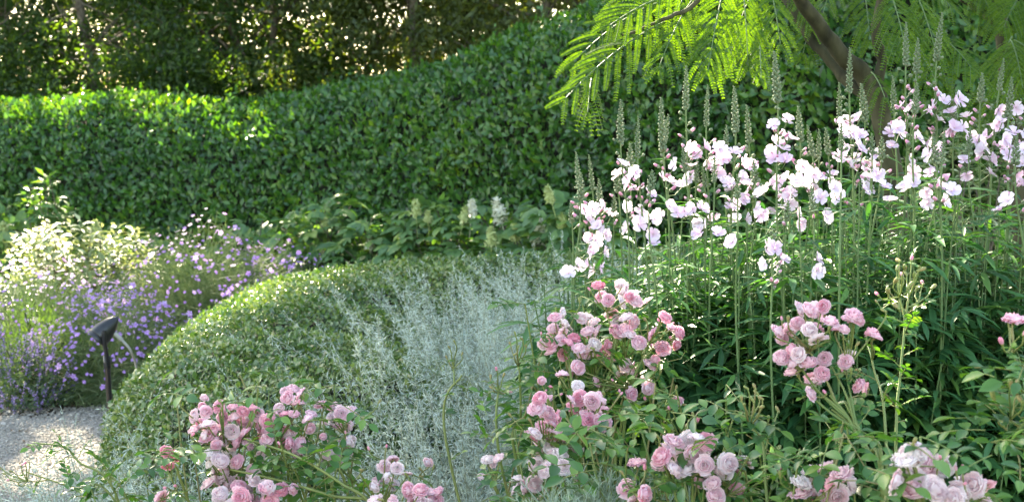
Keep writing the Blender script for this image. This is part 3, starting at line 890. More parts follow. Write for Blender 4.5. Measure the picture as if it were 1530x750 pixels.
tb = at(1345, 375, 3.75); tb = np.array([tb[0] + .05, 3.75, 0])
mim = thing('mimosa_tree', 'forked mimosa tree with feathery fronds hanging over the pale pink flowers', 'tree', tb)
D = 3.75
trunk = spline(np.array([tb, at(1362, 700, D), at(1350, 450, D), at(1338, 300, D), at(1326, 220, D), at(1313, 160, D), at(1303, 128, D)]), 40)
mb = MB(); rad = np.interp(np.linspace(0, 1, 40), [0, .4, .8, .93, 1], [.040, .032, .027, .032, .030])
mb.tube(trunk + rng.normal(size=trunk.shape) * .0012, rad, 0, 14); mb.build('trunk', M['mimosa_bark'], mim, tb)


def limb(pts, r0, r1, root=mim, o=None):
    mb = MB(); p = spline(np.array(pts), 30); p[1:] += rng.normal(size=(29, 3)) * .0015
    mb.tube(p, np.linspace(r0, r1, 30), 0, 12); mb.build('limb', M['mimosa_bark'], root, tb if o is None else o)
    return p


limb([at(1316, 168, D), at(1290, 112, D), at(1262, 88, D - .02), at(1232, 50, D - .05), at(1196, 0, D - .12), at(1150, -70, D - .2), at(1060, -190, D - .25), at(900, -330, D - .3)], .028, .010)
limb([at(1308, 150, D + .02), at(1270, 122, D + .06), at(1238, 88, D + .1), at(1205, 50, D + .12), at(1180, 10, D + .15), at(1150, -60, D + .2), at(1130, -200, D + .3)], .020, .009)
limb([at(1306, 138, D), at(1318, 92, D), at(1308, 40, D - .03), at(1330, -40, D - .05), at(1390, -200, D), at(1420, -380, D + .1)], .016, .007)
limb([at(1150, -70, D - .2), at(1080, -60, D - .4), at(1040, 5, D - .42), at(990, 30, D - .46), at(930, 55, D - .5)], .009, .003)
mb = MB()
FR = [  # base px, tip px, depth, pinna length, droop, pairs: the sunlit fronds on the left
    ((1005, 28), (846, 146), 3.28, .085, .30, 10), ((985, 4), (858, 92), 3.40, .085, .25, 9), ((1030, -12), (912, 38), 3.30, .085, .3, 8),
    ((1035, 0), (985, 100), 3.30, .070, .4, 7), ((1085, -30), (1058, 104), 3.32, .090, .35, 10), ((1110, -20), (1118, 98), 3.40, .080, .4, 9),
    ((1055, -50), (1000, 40), 3.45, .09, .3, 9), ((1140, -40), (1100, 50), 3.5, .09, .3, 9), ((1150, -20), (1166, 66), 3.45, .07, .4, 7),
    ((884, 118), (878, 168), 3.26, .045, .9, 5), ((1135, 70), (1137, 118), 3.3, .04, .8, 5), ((990, -40), (930, 4), 3.5, .09, .3, 8),
    # the darker ones round the fork
    ((1222, 10), (1200, 80), 3.95, .07, .5, 7), ((1190, -30), (1212, 40), 3.9, .08, .4, 8), ((1290, -20), (1300, 60), 3.95, .085, .4, 8),
    ((1330, -10), (1352, 70), 3.45, .09, .4, 8), ((1302, 108), (1322, 146), 3.5, .085, 1.0, 4), ((1368, -10), (1400, 85), 3.5, .09, .5, 8),
    ((1398, 52), (1450, 100), 3.5, .10, .5, 7), ((1372, 78), (1400, 126), 3.6, .08, .7, 5), ((1340, -50), (1420, 10), 3.7, .10, .3, 8),
    ((1255, -50), (1230, 20), 3.9, .09, .3, 7)]
for b, t, d, pl, dr, npn in FR:
    p0, p1 = at(b[0], b[1], d + .06), at(t[0], t[1], d - .06)
    frond(mb, p0, p1, nrm(np.array([rng.normal() * .2, -.9 + rng.normal() * .15, .35])) if t[0] < 1180 else nrm(np.array([rng.normal() * .3, -.35 + rng.normal() * .25, .9])), npn, pl, .12, dr)
mb.build('fronds', [M['mimosa'], M['sid_stem']], mim, tb)
mb = MB()
for i in range(230):                            # the crown above the frame
    c = np.array([rng.uniform(.3, 2.8), rng.uniform(2.8, 5.4), rng.uniform(1.95, 2.9)])
    if i > 90: c[0] = rng.uniform(1.05, 2.8)
    c[2] = max(c[2], 1.4 + c[1] * 185 / 2100 + .42)
    a = rng.uniform(0, 6.28); e = c + np.array([math.cos(a) * .22, math.sin(a) * .22, -.1]); ln = np.array([-math.sin(a), math.cos(a), 0]) * .1
    if not shade_mask(np.array([c, e, (c + e) / 2, (c + e) / 2 + ln, (c + e) / 2 - ln])).all(): continue
    frond(mb, c, e, nrm(np.array([rng.normal() * .2, rng.normal() * .2, 1.0])), 9, .10, .15, .35, 1.3)
mb.build('upper_fronds', [M['mimosa'], M['sid_stem']], mim, tb)

# second stem at the right edge
tb2 = at(1515, 375, 4.4); tb2 = np.array([tb2[0], tb2[1], 0])
mim2 = thing('mimosa_tree', 'slim second mimosa stem near the right edge with a dark drooping frond', 'tree', tb2)
mb = MB(); D2 = 4.4
mb.tube(spline(np.array([tb2, at(1530, 500, D2), at(1522, 250, D2), at(1508, 150, D2), at(1500, 70, D2), at(1494, 20, D2), at(1490, -40, D2), at(1470, -200, D2)]), 40), np.linspace(.034, .016, 40), 0, 12)
mb.build('trunk', M['mimosa_bark'], mim2, tb2)
limb([at(1499, 45, D2), at(1478, 28, D2), at(1450, 8, D2 + .05), at(1430, -8, D2 + .05), at(1380, -80, D2 + .1)], .011, .006, mim2, tb2)
mb = MB()
for b, t, d, pl, dr, npn in [((1512, 55), (1490, 128), 3.9, .12, .6, 9), ((1510, 60), (1528, 130), 3.85, .12, .6, 9), ((1515, 60), (1560, 110), 3.9, .12, .5, 9), ((1505, 150), (1462, 180), 4.4, .11, .5, 8), ((1540, -20), (1500, 40), 4.2, .1, .4, 10), ((1450, -30), (1480, 20), 4.3, .1, .4, 10), ((1560, 0), (1540, 60), 4.2, .1, .4, 10)]:
    frond(mb, at(b[0], b[1], d + .05), at(t[0], t[1], d - .05), nrm(np.array([rng.normal() * .3, -.3, .9])), npn, pl, .2, dr)
mb.build('fronds', [M['mimosa'], M['sid_stem']], mim2, tb2)

# shrubs seen past the mimosa at the right
whorl_shrub('laurel_bush', 'sunlit broad-leaved bush seen past the mimosa fork in the top right', 1470, 9.6, (1.0, .6), 2.25, 900, .10, M['laurel'])
whorl_shrub('pale_shrub', 'pale silvery sunlit shrub glowing behind the right mimosa stem', 1450, 7.4, (.55, .4), 1.62, 700, .05, M['choisya'])
whorl_shrub('laurel_bush', 'dark shaded bush in the far corner beyond the second mimosa stem', 1560, 12.5, (1.6, .8), 3.1, 700, .10, M['laurel'])


# ------------------------------------------------------------------ checkermallows (pale pink spires)
def mallow_mesh(name, m, seed, closed=False):
    r = random.Random(seed); mb = MB()
    n, nw = 5, 7
    for i in range(5):
        up = r.uniform(.25, .75) if not closed else r.uniform(1.0, 1.2)
        V, A = [], []
        for a in range(n + 1):
            t = a / n
            half = (.12 + .88 * t ** .9) * (.49 if a < n else .40)
            for b in range(nw):
                s = b / (nw - 1) * 2 - 1
                yy = t * (1 - .10 * s * s * t)
                if a == n: yy += r.uniform(-.11, .03)
                zz = .10 * s * s * t + .03 * math.sin(5 * s + i) * t - .22 * t * t * (0 if closed else 1)
                V.append((s * half, yy, zz)); A.append(t)
        Q = [(a * nw + b, a * nw + b + 1, (a + 1) * nw + b + 1, (a + 1) * nw + b) for a in range(n) for b in range(nw - 1)]
        V = np.array(V) @ rotx(up + .12).T @ rotz(i * 2 * math.pi / 5 + r.uniform(-.1, .1)).T
        mb.add(V, Q, 0, True, np.array(A))
    v, q = ball_t(2, .05, .05, .17); mb.add(v + [0, 0, .12], q, 1)
    v, q = ball_t(2, .17, .17, .12); mb.add(v + [0, 0, -.06], q, 2)
    return mb.mesh(name, [m, M['stamen'], M['sid_bud']])


MAL = [mallow_mesh('mallow_blossom', M['sid_petal'], i) for i in range(5)]
MALP = [mallow_mesh('mallow_blossom_pink', M['sid_petal_pink'], 11)]
MALC = [mallow_mesh('mallow_blossom_closed', M['sid_petal_pink'], 12, True)]
mleafs = [palmate_t(5, 2.8, .165, 3, .3, 1.0, .7), palmate_t(6, 3.4, .15, 3, .45, 1.0, .7), palmate_t(3, 1.7, .13, 3, .35, 1.0, .8), palmate_t(1, 0, .10, 4, .4)]
bleaf = palmate_t(7, 4.0, .2, 3, .25, 1.0, .75)
BUD = ball_t(2, .8, .8, 1)

# spike: tip px, depth, length of the green bud tip in px, lean px at the base, list of blossom px, number of pink buds
SPK = [
    [   # clump 0, leftmost
        ((861, 228), 2.95, 55, 18, [], 3), ((880, 232), 2.9, 52, 12, [(885, 312), (880, 330), (893, 345), (872, 311), (891, 320)], 5), ((868, 258), 2.85, 40, 8, [(889, 358), (903, 352), (882, 368)], 2),
        ((895, 268), 2.95, 36, 10, [(905, 304), (912, 322)], 3), ((921, 258), 2.85, 30, 14, [(862, 397), (880, 396)], 1), ((853, 305), 2.9, 28, 10, [], 1), ((918, 292), 2.9, 24, 10, [], 2)],
    [   # clump 1
        ((928, 150), 2.8, 62, 22, [(930, 246), (925, 262)], 7), ((954, 175), 2.75, 60, 20, [(940, 273), (949, 257), (953, 285), (969, 290), (959, 312), (978, 327), (953, 335)], 5),
        ((988, 147), 2.8, 78, 26, [(1009, 246), (1002, 273), (1019, 279), (990, 267), (1000, 308)], 4), ((999, 172), 2.85, 40, 22, [(985, 322)], 2), ((1020, 222), 2.8, 34, 18, [(1019, 319), (1010, 318)], 1),
        ((942, 215), 2.9, 30, 16, [(935, 308)], 3), ((975, 255), 2.7, 30, 14, [(976, 350)], 2), ((1042, 238), 2.85, 35, 10, [], 1)],
    [   # clump 2
        ((1026, 100), 2.85, 62, 26, [(1029, 217), (1036, 230), (1033, 249), (1058, 242), (1052, 221)], 9), ((1058, 128), 2.8, 60, 24, [(1075, 223), (1048, 312)], 4), ((1097, 130), 2.75, 68, 18, [(1096, 229), (1090, 262), (1106, 266), (1094, 284), (1110, 240), (1085, 275)], 5),
        ((1116, 158), 2.8, 55, 14, [(1120, 250), (1118, 277), (1129, 283), (1116, 292)], 6), ((1086, 188), 2.9, 40, 14, [(1096, 304), (1067, 327), (1058, 335)], 2), ((1068, 236), 2.7, 36, 12, [(1046, 350), (1114, 327)], 2),
        ((1050, 250), 2.8, 30, 16, [(1035, 312)], 1), ((1102, 262), 2.55, 34, 6, [(1072, 350), (1095, 362)], 1)],
    [   # clump 3
        ((1157, 78), 2.65, 74, 18, [(1156, 188), (1168, 203), (1160, 213), (1170, 223), (1158, 239), (1176, 180), (1180, 208), (1152, 228)], 8), ((1193, 160), 2.8, 50, 12, [(1164, 273), (1170, 292), (1168, 261), (1152, 276)], 3),
        ((1155, 342), 2.5, 10, 8, [(1146, 369), (1158, 373), (1170, 388), (1143, 394), (1160, 394)], 5), ((1207, 188), 2.75, 45, 10, [(1199, 248), (1216, 261), (1190, 268), (1205, 280)], 4), ((1224, 194), 2.8, 42, 8, [(1222, 268), (1180, 290)], 3),
        ((1234, 192), 2.7, 40, 8, [(1226, 297), (1232, 323)], 3), ((1178, 300), 2.6, 30, 6, [(1220, 389), (1137, 320), (1140, 290)], 1), ((1126, 240), 2.7, 32, 8, [(1128, 312), (1190, 318)], 2), ((1212, 278), 2.6, 40, 5, [], 1)],
    [   # clump 4
        ((1254, 124), 2.85, 55, 6, [(1244, 262)], 1), ((1270, 72), 2.65, 66, 8, [(1263, 182), (1282, 180), (1272, 200), (1286, 203), (1257, 203), (1263, 226), (1283, 224), (1255, 233), (1271, 250)], 10), ((1287, 126), 2.85, 56, 6, [(1296, 244), (1298, 267), (1310, 232)], 4),
        ((1257, 185), 2.5, 40, 2, [(1246, 282), (1290, 282)], 1), ((1303, 200), 2.6, 30, 4, [(1312, 262), (1320, 280)], 3), ((1334, 114), 2.85, 50, 4, [(1336, 188), (1344, 202), (1332, 219), (1330, 200)], 2), ((1318, 205), 2.7, 32, 4, [(1330, 300)], 2)],
    [   # clump 5
        ((1354, 34), 2.75, 64, 2, [(1356, 157), (1371, 207), (1383, 214), (1363, 203), (1348, 160)], 6), ((1372, 58), 2.8, 52, 0, [(1386, 167), (1369, 240), (1363, 258), (1392, 256)], 5), ((1408, 20), 2.75, 70, -4, [(1398, 140), (1410, 151), (1433, 149), (1421, 169), (1402, 180), (1425, 150)], 8),
        ((1371, 125), 2.6, 45, 2, [(1365, 275), (1383, 286), (1352, 282)], 4), ((1411, 195), 2.55, 50, 0, [(1415, 271, 'c'), (1421, 286), (1405, 282)], 4), ((1426, 150), 2.75, 40, -2, [(1425, 192), (1437, 192), (1444, 176)], 2), ((1395, 205), 2.65, 40, 0, [(1388, 232), (1408, 225)], 1)],
    [   # clump 6, rightmost
        ((1500, 88), 2.75, 46, -8, [(1491, 165), (1497, 181), (1475, 203), (1484, 190), (1505, 170)], 7), ((1512, 116), 2.65, 60, -4, [(1518, 161), (1500, 208), (1515, 200)], 7), ((1526, 148), 2.7, 40, -6, [(1497, 219), (1526, 277, 'p'), (1530, 225)], 4),
        ((1468, 110), 2.8, 42, -4, [(1460, 213), (1470, 222), (1450, 205)], 3), ((1450, 190), 2.7, 35, 0, [(1440, 240), (1480, 240)], 2), ((1519, 205), 2.5, 40, -2, [(1518, 261, 'p'), (1507, 300)], 4), ((1545, 120), 2.7, 40, -8, [(1540, 200), (1548, 225)], 4)]]
MLAB = ['leftmost pale pink checkermallow with short flower stems beside the box hedge', 'checkermallow clump with slim buds and open flowers just right of the leftmost clump', 'checkermallow with crowded blossoms below a group of four tall bud tips',
        'checkermallow with one thick shell-pink flower column and a low bunch of blossoms', 'checkermallow with the tall pale flower column standing in front of the mimosa trunk', 'checkermallow with broad white-pink blossoms just right of the mimosa trunk',
        'checkermallow cut by the right edge with deeper pink lower blossoms']

for ci, spikes in enumerate(SPK):
    bx0 = np.mean([s[0][0] + s[3] for s in spikes]); dm = np.mean([s[1] for s in spikes])
    cb = at(bx0, 375, dm); cb[2] = 0
    root = thing('checkermallow_plant', MLAB[ci], 'flower', cb, 'pale pink checkermallows in the right border')
    for tipx, d, bl, lean, bls, npk in spikes:
        tip = at(tipx[0], tipx[1], d)
        b = np.array([tip[0] + lean / FPX * d * 2.6 + rng.normal() * .015, tip[1] + rng.normal() * .04, 0.0])
        cvp = spline(np.array([b, b * .6 + tip * .4 + rng.normal(size=3) * .015, b * .22 + tip * .78 + rng.normal(size=3) * .014, b * .08 + tip * .92 + rng.normal(size=3) * .006, tip]), 40)
        seg = np.linalg.norm(np.diff(cvp, axis=0), axis=1); sl_ = np.concatenate([[0], np.cumsum(seg)]); Ltot = sl_[-1]

        def on(dist):
            """point and direction dist metres below the tip"""
            s = max(0.0, Ltot - dist); i = min(np.searchsorted(sl_, s), len(cvp) - 1); i = max(i, 1)
            f = (s - sl_[i - 1]) / max(seg[i - 1], 1e-6)
            return cvp[i - 1] * (1 - f) + cvp[i] * f, nrm(cvp[i] - cvp[i - 1])
        mb = MB(); mb.tube(cvp, np.linspace(.0030, .0012, 40), 0, 6)
        BL = bl / FPX * d; thick = rng.uniform(.72, 1.12)
        nb = int(BL / .0015)
        P_, S_, Y_ = [], [], []
        for i in range(nb):
            f = i / nb; p, tg = on(f * BL * 1.02)
            a = i * 2.4; x = nrm(np.cross(tg, [.2, 1, .1])); y = np.cross(tg, x); o = x * math.cos(a) + y * math.sin(a)
            rr = .0010 + .0042 * min(1, f * 2.0) * (1.0 if f < .8 else .85)
            P_.append(p + o * rr * thick); S_.append((.0017 + .0020 * f) * thick); Y_.append(o + tg * .9)
        if nb:
            Y_ = np.array(Y_); S_ = np.array(S_)[:, None] * np.array([1, 1, 1.35])
            mb.inst(BUD, P_, frames(np.cross(Y_, [.1, .3, .2]), Y_), S_, 1)
        for i in range(npk * 2):                # pink buds and round green ones below the tip
            dist = BL + (.004 + .0115 * i) * rng.uniform(.85, 1.1)
            p, tg = on(dist); a = rng.uniform(0, 6.28); x = nrm(np.cross(tg, [.2, 1, .1])); y = np.cross(tg, x); o = nrm(x * math.cos(a) + y * math.sin(a) + tg * .7)
            q = p + o * rng.uniform(.008, .016)
            mb.tube(np.array([p, q]), .0008, 0, 4)
            g = frames(np.cross(o, [.1, .3, .2])[None], o[None])
            s = rng.uniform(.0032, .0048)
            mb.inst(BUD, [q], g, np.array([[s * 1.1, s * 1.1, s]]), 1)
            if i > npk * .5: mb.inst(BUD, [q + o * s * 1.3], g, np.array([[s * .95, s * .95, s * 1.7]]), 2)
        places = []
        for bb in list(bls) + [(b_[0] + rng.normal() * 6, b_[1] + abs(rng.normal()) * 16 + 10) for b_ in bls if rng.random() < .3]:
            p = at(bb[0], bb[1], d + rng.uniform(-.05, .035))
            k = np.argmin(np.linalg.norm(cvp[:, [0, 2]] - p[[0, 2]] + [0, .02], axis=1)); q = cvp[k]
            out = p - q; face = nrm(np.array([np.clip(out[0] * 14, -.9, .9) + rng.normal() * .55, -.6 + rng.normal() * .4, .45 + rng.normal() * .4]))
            if len(bb) == 3: face = nrm(face + [0, 0, .6])
            mb.tube(np.array([q, q * .5 + (p - face * .006) * .5 + [0, 0, -.006], p - face * .003]), .0009, 0, 4)
            places.append((p, face, bb[2] if len(bb) == 3 else ''))
        # narrow leaves up the flower stem
        k = 16; dd = rng.uniform(BL + .12, Ltot * .8, k)
        for dist in dd:
            p, tg = on(dist); o = nrm(rnd_unit(1)[0] * [1, 1, .2] + tg * .35)
            mb.inst(mleafs[3 if dist < .35 else 2], [p], frames(o[None], nrm(tg + rnd_unit(1)[0] * .4)[None]), rng.uniform(.045, .10, 1), 3)
        sp = mb.build('flower_spike', [M['sid_stem'], M['sid_bud'], M['sid_pink'], M['sid_leaf']], root, b)
        for p, face, kd in places:
            ms = MALP[0] if kd == 'p' else MALC[0] if kd == 'c' else MAL[rng.integers(5)]
            place(ms, 'blossom', sp, p, frames(rnd_unit(1), face[None])[0], (.0175 if kd != 'c' else .015) * rng.uniform(.8, 1.12))
    # leafy growth of the clump
    mb = MB(); xw = (max(s[0][0] for s in spikes) - min(s[0][0] for s in spikes)) / FPX * dm
    for i in range(122):                        # leafy side stems
        b = cb + [rng.normal() * xw * .42, abs(rng.normal()) * .28 - .09, 0]
        if ci == 0: b[0] = max(b[0], cb[0] - .02)
        hz = rng.uniform(.62, (1.10, 1.17, 1.22, 1.25, 1.27, 1.30, 1.30)[ci]); t_ = b + [rng.normal() * .06, rng.normal() * .06 + .02, hz]
        c = curve_to(b, t_, 10, .03)
        mb.tube(c, np.linspace(.0036, .0014, 10), 1, 5)
        k = 22
        for j in range(k):
            u_ = .3 + .7 * (j + rng.random()) / k
            p = c[min(9, int(u_ * 9))] + (c[min(9, int(u_ * 9) + 1)] - c[min(9, int(u_ * 9))]) * ((u_ * 9) % 1)
            a = j * 2.4 + rng.normal() * .4; o = np.array([math.cos(a), math.sin(a), rng.uniform(.1, .7)])
            pet = rng.uniform(.03, .10) * (1.3 - u_); q = p + nrm(o) * pet
            mb.tube(np.array([p, q]), .001, 1, 3)
            T = mleafs[rng.integers(0, 2)] if u_ < .88 else mleafs[rng.integers(2, 4)]
            mb.inst(T, [q], frames((o * [1, 1, .5] + rnd_unit(1)[0] * .3)[None], (np.array([0, 0, 1.0]) + rnd_unit(1)[0] * .45)[None]), rng.uniform(.07, .13, 1) * (1.06 - .28 * u_), 0)
    k = 140                                      # broad leaves lower down
    P = cb + np.stack([rng.normal(size=k) * max(xw, .15) * .45, np.abs(rng.normal(size=k)) * .25 - .10, rng.uniform(.45, .90, k)], -1)
    y = np.stack([rng.normal(size=k), rng.normal(size=k) - .5, rng.uniform(-.3, .3, k)], -1)
    mb.inst(bleaf, P, frames(y, np.array([0, -.2, 1.0]) + rnd_unit(k) * .35), rng.uniform(.07, .115, k), 0)
    for p in P: mb.tube(curve_to(cb + [rng.normal() * .08, rng.normal() * .08, 0], p, 6, .08), .0018, 1, 4)
    mb.build('foliage', [M['sid_leaf'], M['sid_stem']], root, cb)


# ------------------------------------------------------------------ roses
def rose_mesh(name, m, seed, full=1.0):
    r = random.Random(seed); mb = MB()
    # rings from the outside in: count, tip radius, tip height, half width
    ring = [(8, 1.0, .10, .50), (8, .90, .34, .48), (7, .72, .54, .42), (6, .53, .68, .34), (5, .34, .76, .27), (4, .17, .80, .19), (2, .05, .82, .12)]
    for ri, (cnt, tr, tz, wd) in enumerate(ring):
        for i in range(cnt):
            R_ = tr * r.uniform(.80, 1.16); Z_ = tz * full + r.uniform(-.12, .10); W = wd * r.uniform(.9, 1.2)
            cr_, cz_ = (R_ + .12) * (1.10 if ri < 3 else 1.25), Z_ * .35 - .10
            V, A = [], []; n, nw = 4, 5; ph = r.uniform(0, 6)
            for a in range(n + 1):
                t = a / n; half = W * (.22 + .78 * math.sin(min(1, t * 1.3) * math.pi / 2)) * (1 if t < .9 else .78)
                rr = 2 * t * (1 - t) * cr_ + t * t * R_; zz = 2 * t * (1 - t) * cz_ + t * t * Z_
                for b in range(nw):
                    s = b / (nw - 1) * 2 - 1
                    ruf = .06 * math.sin(s * 5.5 + ph) * t + (r.uniform(-.06, .06) if a == n else 0)
                    wrap = .42 * s * s * half * half / max(rr, .18)
                    V.append((s * half, rr - wrap, zz + ruf - (.10 * s * s if a == n else 0))); A.append(t * .8 + .2 * (1 - ri / 6))
            Q = [(a * nw + b, a * nw + b + 1, (a + 1) * nw + b + 1, (a + 1) * nw + b) for a in range(n) for b in range(nw - 1)]
            V = np.array(V) @ rotz(i * 2 * math.pi / cnt + ri * .7 + r.uniform(-.18, .18)).T
            mb.add(V, Q, 0, True, np.clip(np.array(A) - (.12 if ri > 4 else 0), 0, 1))
    for i in range(5):
        v, q = leaf_t(2, .22, .1, -.2, .35); v = v * .75 @ rotx(-.25).T @ rotz(i * 1.257).T + [0, 0, -.03]; mb.add(v, q, 1)
    v, q = ball_t(2, .16, .16, .2); mb.add(v + [0, 0, -.14], q, 1)
    return mb.mesh(name, [m, M['rose_calyx']])


def bud_mesh(name, m):
    mb = MB(); v, q = ball_t(3, .5, .5, 1); v[:, 2] += .8; mb.add(v, q, 0, True, np.full(len(v), .3))
    for i in range(5):
        s, qq = leaf_t(3, .55, .1, -.25, .3); s = s * 1.25 @ rotx(1.15).T @ rotz(i * 1.257).T + [0, 0, -.1]; mb.add(s, qq, 1)
    v, q = ball_t(2, .38, .38, .5); mb.add(v + [0, 0, -.15], q, 1)
    return mb.mesh(name, [m, M['rose_calyx']])


ROSE = {k: [rose_mesh('rose_bloom_' + k, M['rose_' + k], i * 10 + j, f) for j, f in enumerate((.8, .62, .9, .5))] for i, k in enumerate(('deep', 'pink', 'pale', 'white'))}
HALF = {k: [rose_mesh('rose_half_open_' + k, M['rose_' + k], 70 + i, 1.15)] for i, k in enumerate(('deep', 'pink', 'pale', 'white'))}
BUDS = {'p': bud_mesh('rose_bud_pink', M['rose_deep']), 'g': bud_mesh('rose_bud_green', M['rose_calyx'])}
rleaf = leaf_t(4, .58, .16, .18, .45)


def pinnate(mb, p, d, up, size, n=3, mi=1):
    """rose leaf: a terminal leaflet and n pairs"""
    d = nrm(d); up = nrm(up - d * (d @ up)); x = np.cross(d, up)
    L = size * (1.2 + .5 * n); t = np.linspace(0, 1, 6)[:, None]
    c = p + d * L * t - up * (.18 * L) * t ** 2
    mb.tube(c, .0009, 0, 4)
    Pl, Yl = [c[-1]], [d - up * .3]
    for i in range(n):
        q = c[min(5, 2 + i)] if n > 2 else c[2 + 2 * i if 2 + 2 * i < 6 else 4]
        for sg in (1, -1):
            Pl.append(q); Yl.append(x * sg + d * .5 + rnd_unit(1)[0] * .2)
    k = len(Pl)
    mb.inst(rleaf, np.array(Pl), frames(np.array(Yl), up + rnd_unit(k) * .3), size * rng.uniform(.75, 1.1, k), mi)


def spray(root, base, hub, blooms, d, cane=.0035, leaves=8, lsize=.024, extra=None, sub=True, path=None):
    """one flowering cane: stem with leaves, stalks to every bloom and bud; blooms are (px, py, r, tone)"""
    base = np.asarray(base, float) + [rng.normal() * .035, rng.normal() * .03, 0]
    mb = MB()
    c = spline(np.array([base, *(path or [base * .5 + hub * .5 + rng.normal(size=3) * .03]), hub]), 24)
    mb.tube(c, np.linspace(cane, cane * .55, 24), 0, 7)
    L = np.linalg.norm(hub - base)
    for i in range(leaves):
        u_ = .25 + .72 * (i + rng.random() * .6) / leaves; k = int(u_ * 23); p = c[k]
        a = i * 2.4 + rng.random(); tg = nrm(c[min(23, k + 1)] - c[k - 1])
        x = nrm(np.cross(tg, [.2, 1, .1])); y = np.cross(tg, x); o = x * math.cos(a) + y * math.sin(a)
        pinnate(mb, p, o + tg * .5, np.array([0, -.2, 1.0]) + rng.normal(size=3) * .25, lsize * rng.uniform(.7, 1.15), int(rng.integers(1, 4)))
    pl = []
    hubs = []                                   # where the cane forks into little bunches
    nh = max(1, len(blooms) // 4)
    blooms = list(blooms) + [(b[0] + rng.normal() * 13, b[1] + rng.normal() * 11, b[2] * rng.uniform(.6, 1.0), b[3]) for b in blooms if b[3] not in 'pg' and len(blooms) > 6 and rng.random() < .28] + [(b[0] + rng.normal() * 18, b[1] - abs(rng.normal()) * 14, .0062, 'pg'[int(rng.random() < .6)]) for b in blooms if len(blooms) > 6 and rng.random() < .22]
    C0 = [at(b[0], b[1], d) for b in blooms]
    for j in range(nh if blooms else 0):
        cen = np.mean(C0[j::nh] if nh > 1 else C0, axis=0) if nh == 1 else C0[(j * len(C0)) // nh] * .75 + np.mean(C0, axis=0) * .25
        k = int(rng.integers(13, 22)) if nh > 1 and any(b[3] not in 'pg' for b in blooms) else int(rng.integers(19, 24))
        h_ = cen * .7 + c[k] * .3 + np.array([0, .01, -.018])
        mb.tube(curve_to(c[k], h_, 7, .06), np.linspace(cane * .55, .0015, 7), 0, 5)
        hubs.append(h_)
    for px, py, r, tone in blooms:
        p = at(px, py, d + rng.uniform(-.06, .06))
        if p[1] < 1.2: p[1] = 1.2
        if tone in ('p', 'g'):
            ax = nrm(nrm(p - hub) + np.array([rng.normal() * .3, -.1, .8]))
        else:
            ax = nrm(nrm(p - hub) * .5 + np.array([rng.normal() * .35, -.55 + rng.normal() * .25, .55 + rng.normal() * .2]))
        j = int(np.argmin([np.linalg.norm(p - h_) for h_ in hubs])); q = hubs[j]
        mid = q * .55 + p * .45 + np.array([0, 0, -.004]); st = p - ax * min(.014, .3 * np.linalg.norm(p - q))
        mb.tube(spline(np.array([q, mid, st, p - ax * .001]), 8), np.linspace(.0014, .0011, 8), 0, 5)
        if rng.random() < .35: pinnate(mb, mid, nrm(np.array([rng.normal(), rng.normal() - .3, .3])), np.array([0, -.2, 1.0]), lsize * .6, 1)
        pl.append((p, ax, r, tone))
    o = mb.build('rose_spray', [M['rose_stem'], M['rose_leaf']], root, base)
    for p, ax, r, tone in pl:
        if tone in ('p', 'g'): place(BUDS[tone], 'rose_bud', o, p, frames(rnd_unit(1), ax[None])[0], r * (.62 if tone == 'p' else .80))
        else:
            half = r < .0125
            ms = HALF[tone][0] if half else ROSE[tone][rng.integers(4)]
            place(ms, 'rose_bloom', o, p - ax * r * .4, frames(rnd_unit(1), ax[None])[0], r * (.94 if half else .92))
    return o


def blob(cx, cy, rx, ry, n, tones, r=.0155):
    out = []
    for i in range(n):
        for _ in range(30):
            a, q = rng.uniform(0, 6.28), math.sqrt(rng.random())
            p = (cx + rx * q * math.cos(a), cy + ry * q * math.sin(a))
            if all((p[0] - o[0]) ** 2 + (p[1] - o[1]) ** 2 > 15 ** 2 for o in out): break
        out.append((p[0], p[1], r * rng.uniform(.78, 1.15), tones[rng.integers(len(tones))]))
    return out


def E(lst, tones, r=.0155):
    """explicit blooms: (px, py) or (px, py, tone)"""
    return [(a[0], a[1], r * rng.uniform(.88, 1.1), a[2] if len(a) > 2 else tones[rng.integers(len(tones))]) for a in lst]


def bush_leaves(root, c, box_, n, size=.026):
    """leafy growth inside a bush"""
    mb = MB()
    for i in range(n):
        p = np.array([rng.uniform(*box_[0]), rng.uniform(*box_[1]), rng.uniform(*box_[2])])
        pinnate(mb, p, np.array([rng.normal(), rng.normal() - .4, rng.normal() * .3]), np.array([0, -.2, 1.0]) + rng.normal(size=3) * .3, size * rng.uniform(.7, 1.2), int(rng.integers(1, 4)))
        if i % 3 == 0: mb.tube(curve_to(c + [rng.normal() * .08, rng.normal() * .06, 0], p, 8, .1), np.linspace(.003, .0015, 8), 0, 5)
    mb.build('foliage', [M['rose_stem'], M['rose_leaf']], root, c)


PINK, MIX, PALE = ['pink', 'pink', 'deep'], ['pink', 'pink', 'pale', 'pale', 'deep'], ['pale', 'white', 'pale', 'pink']

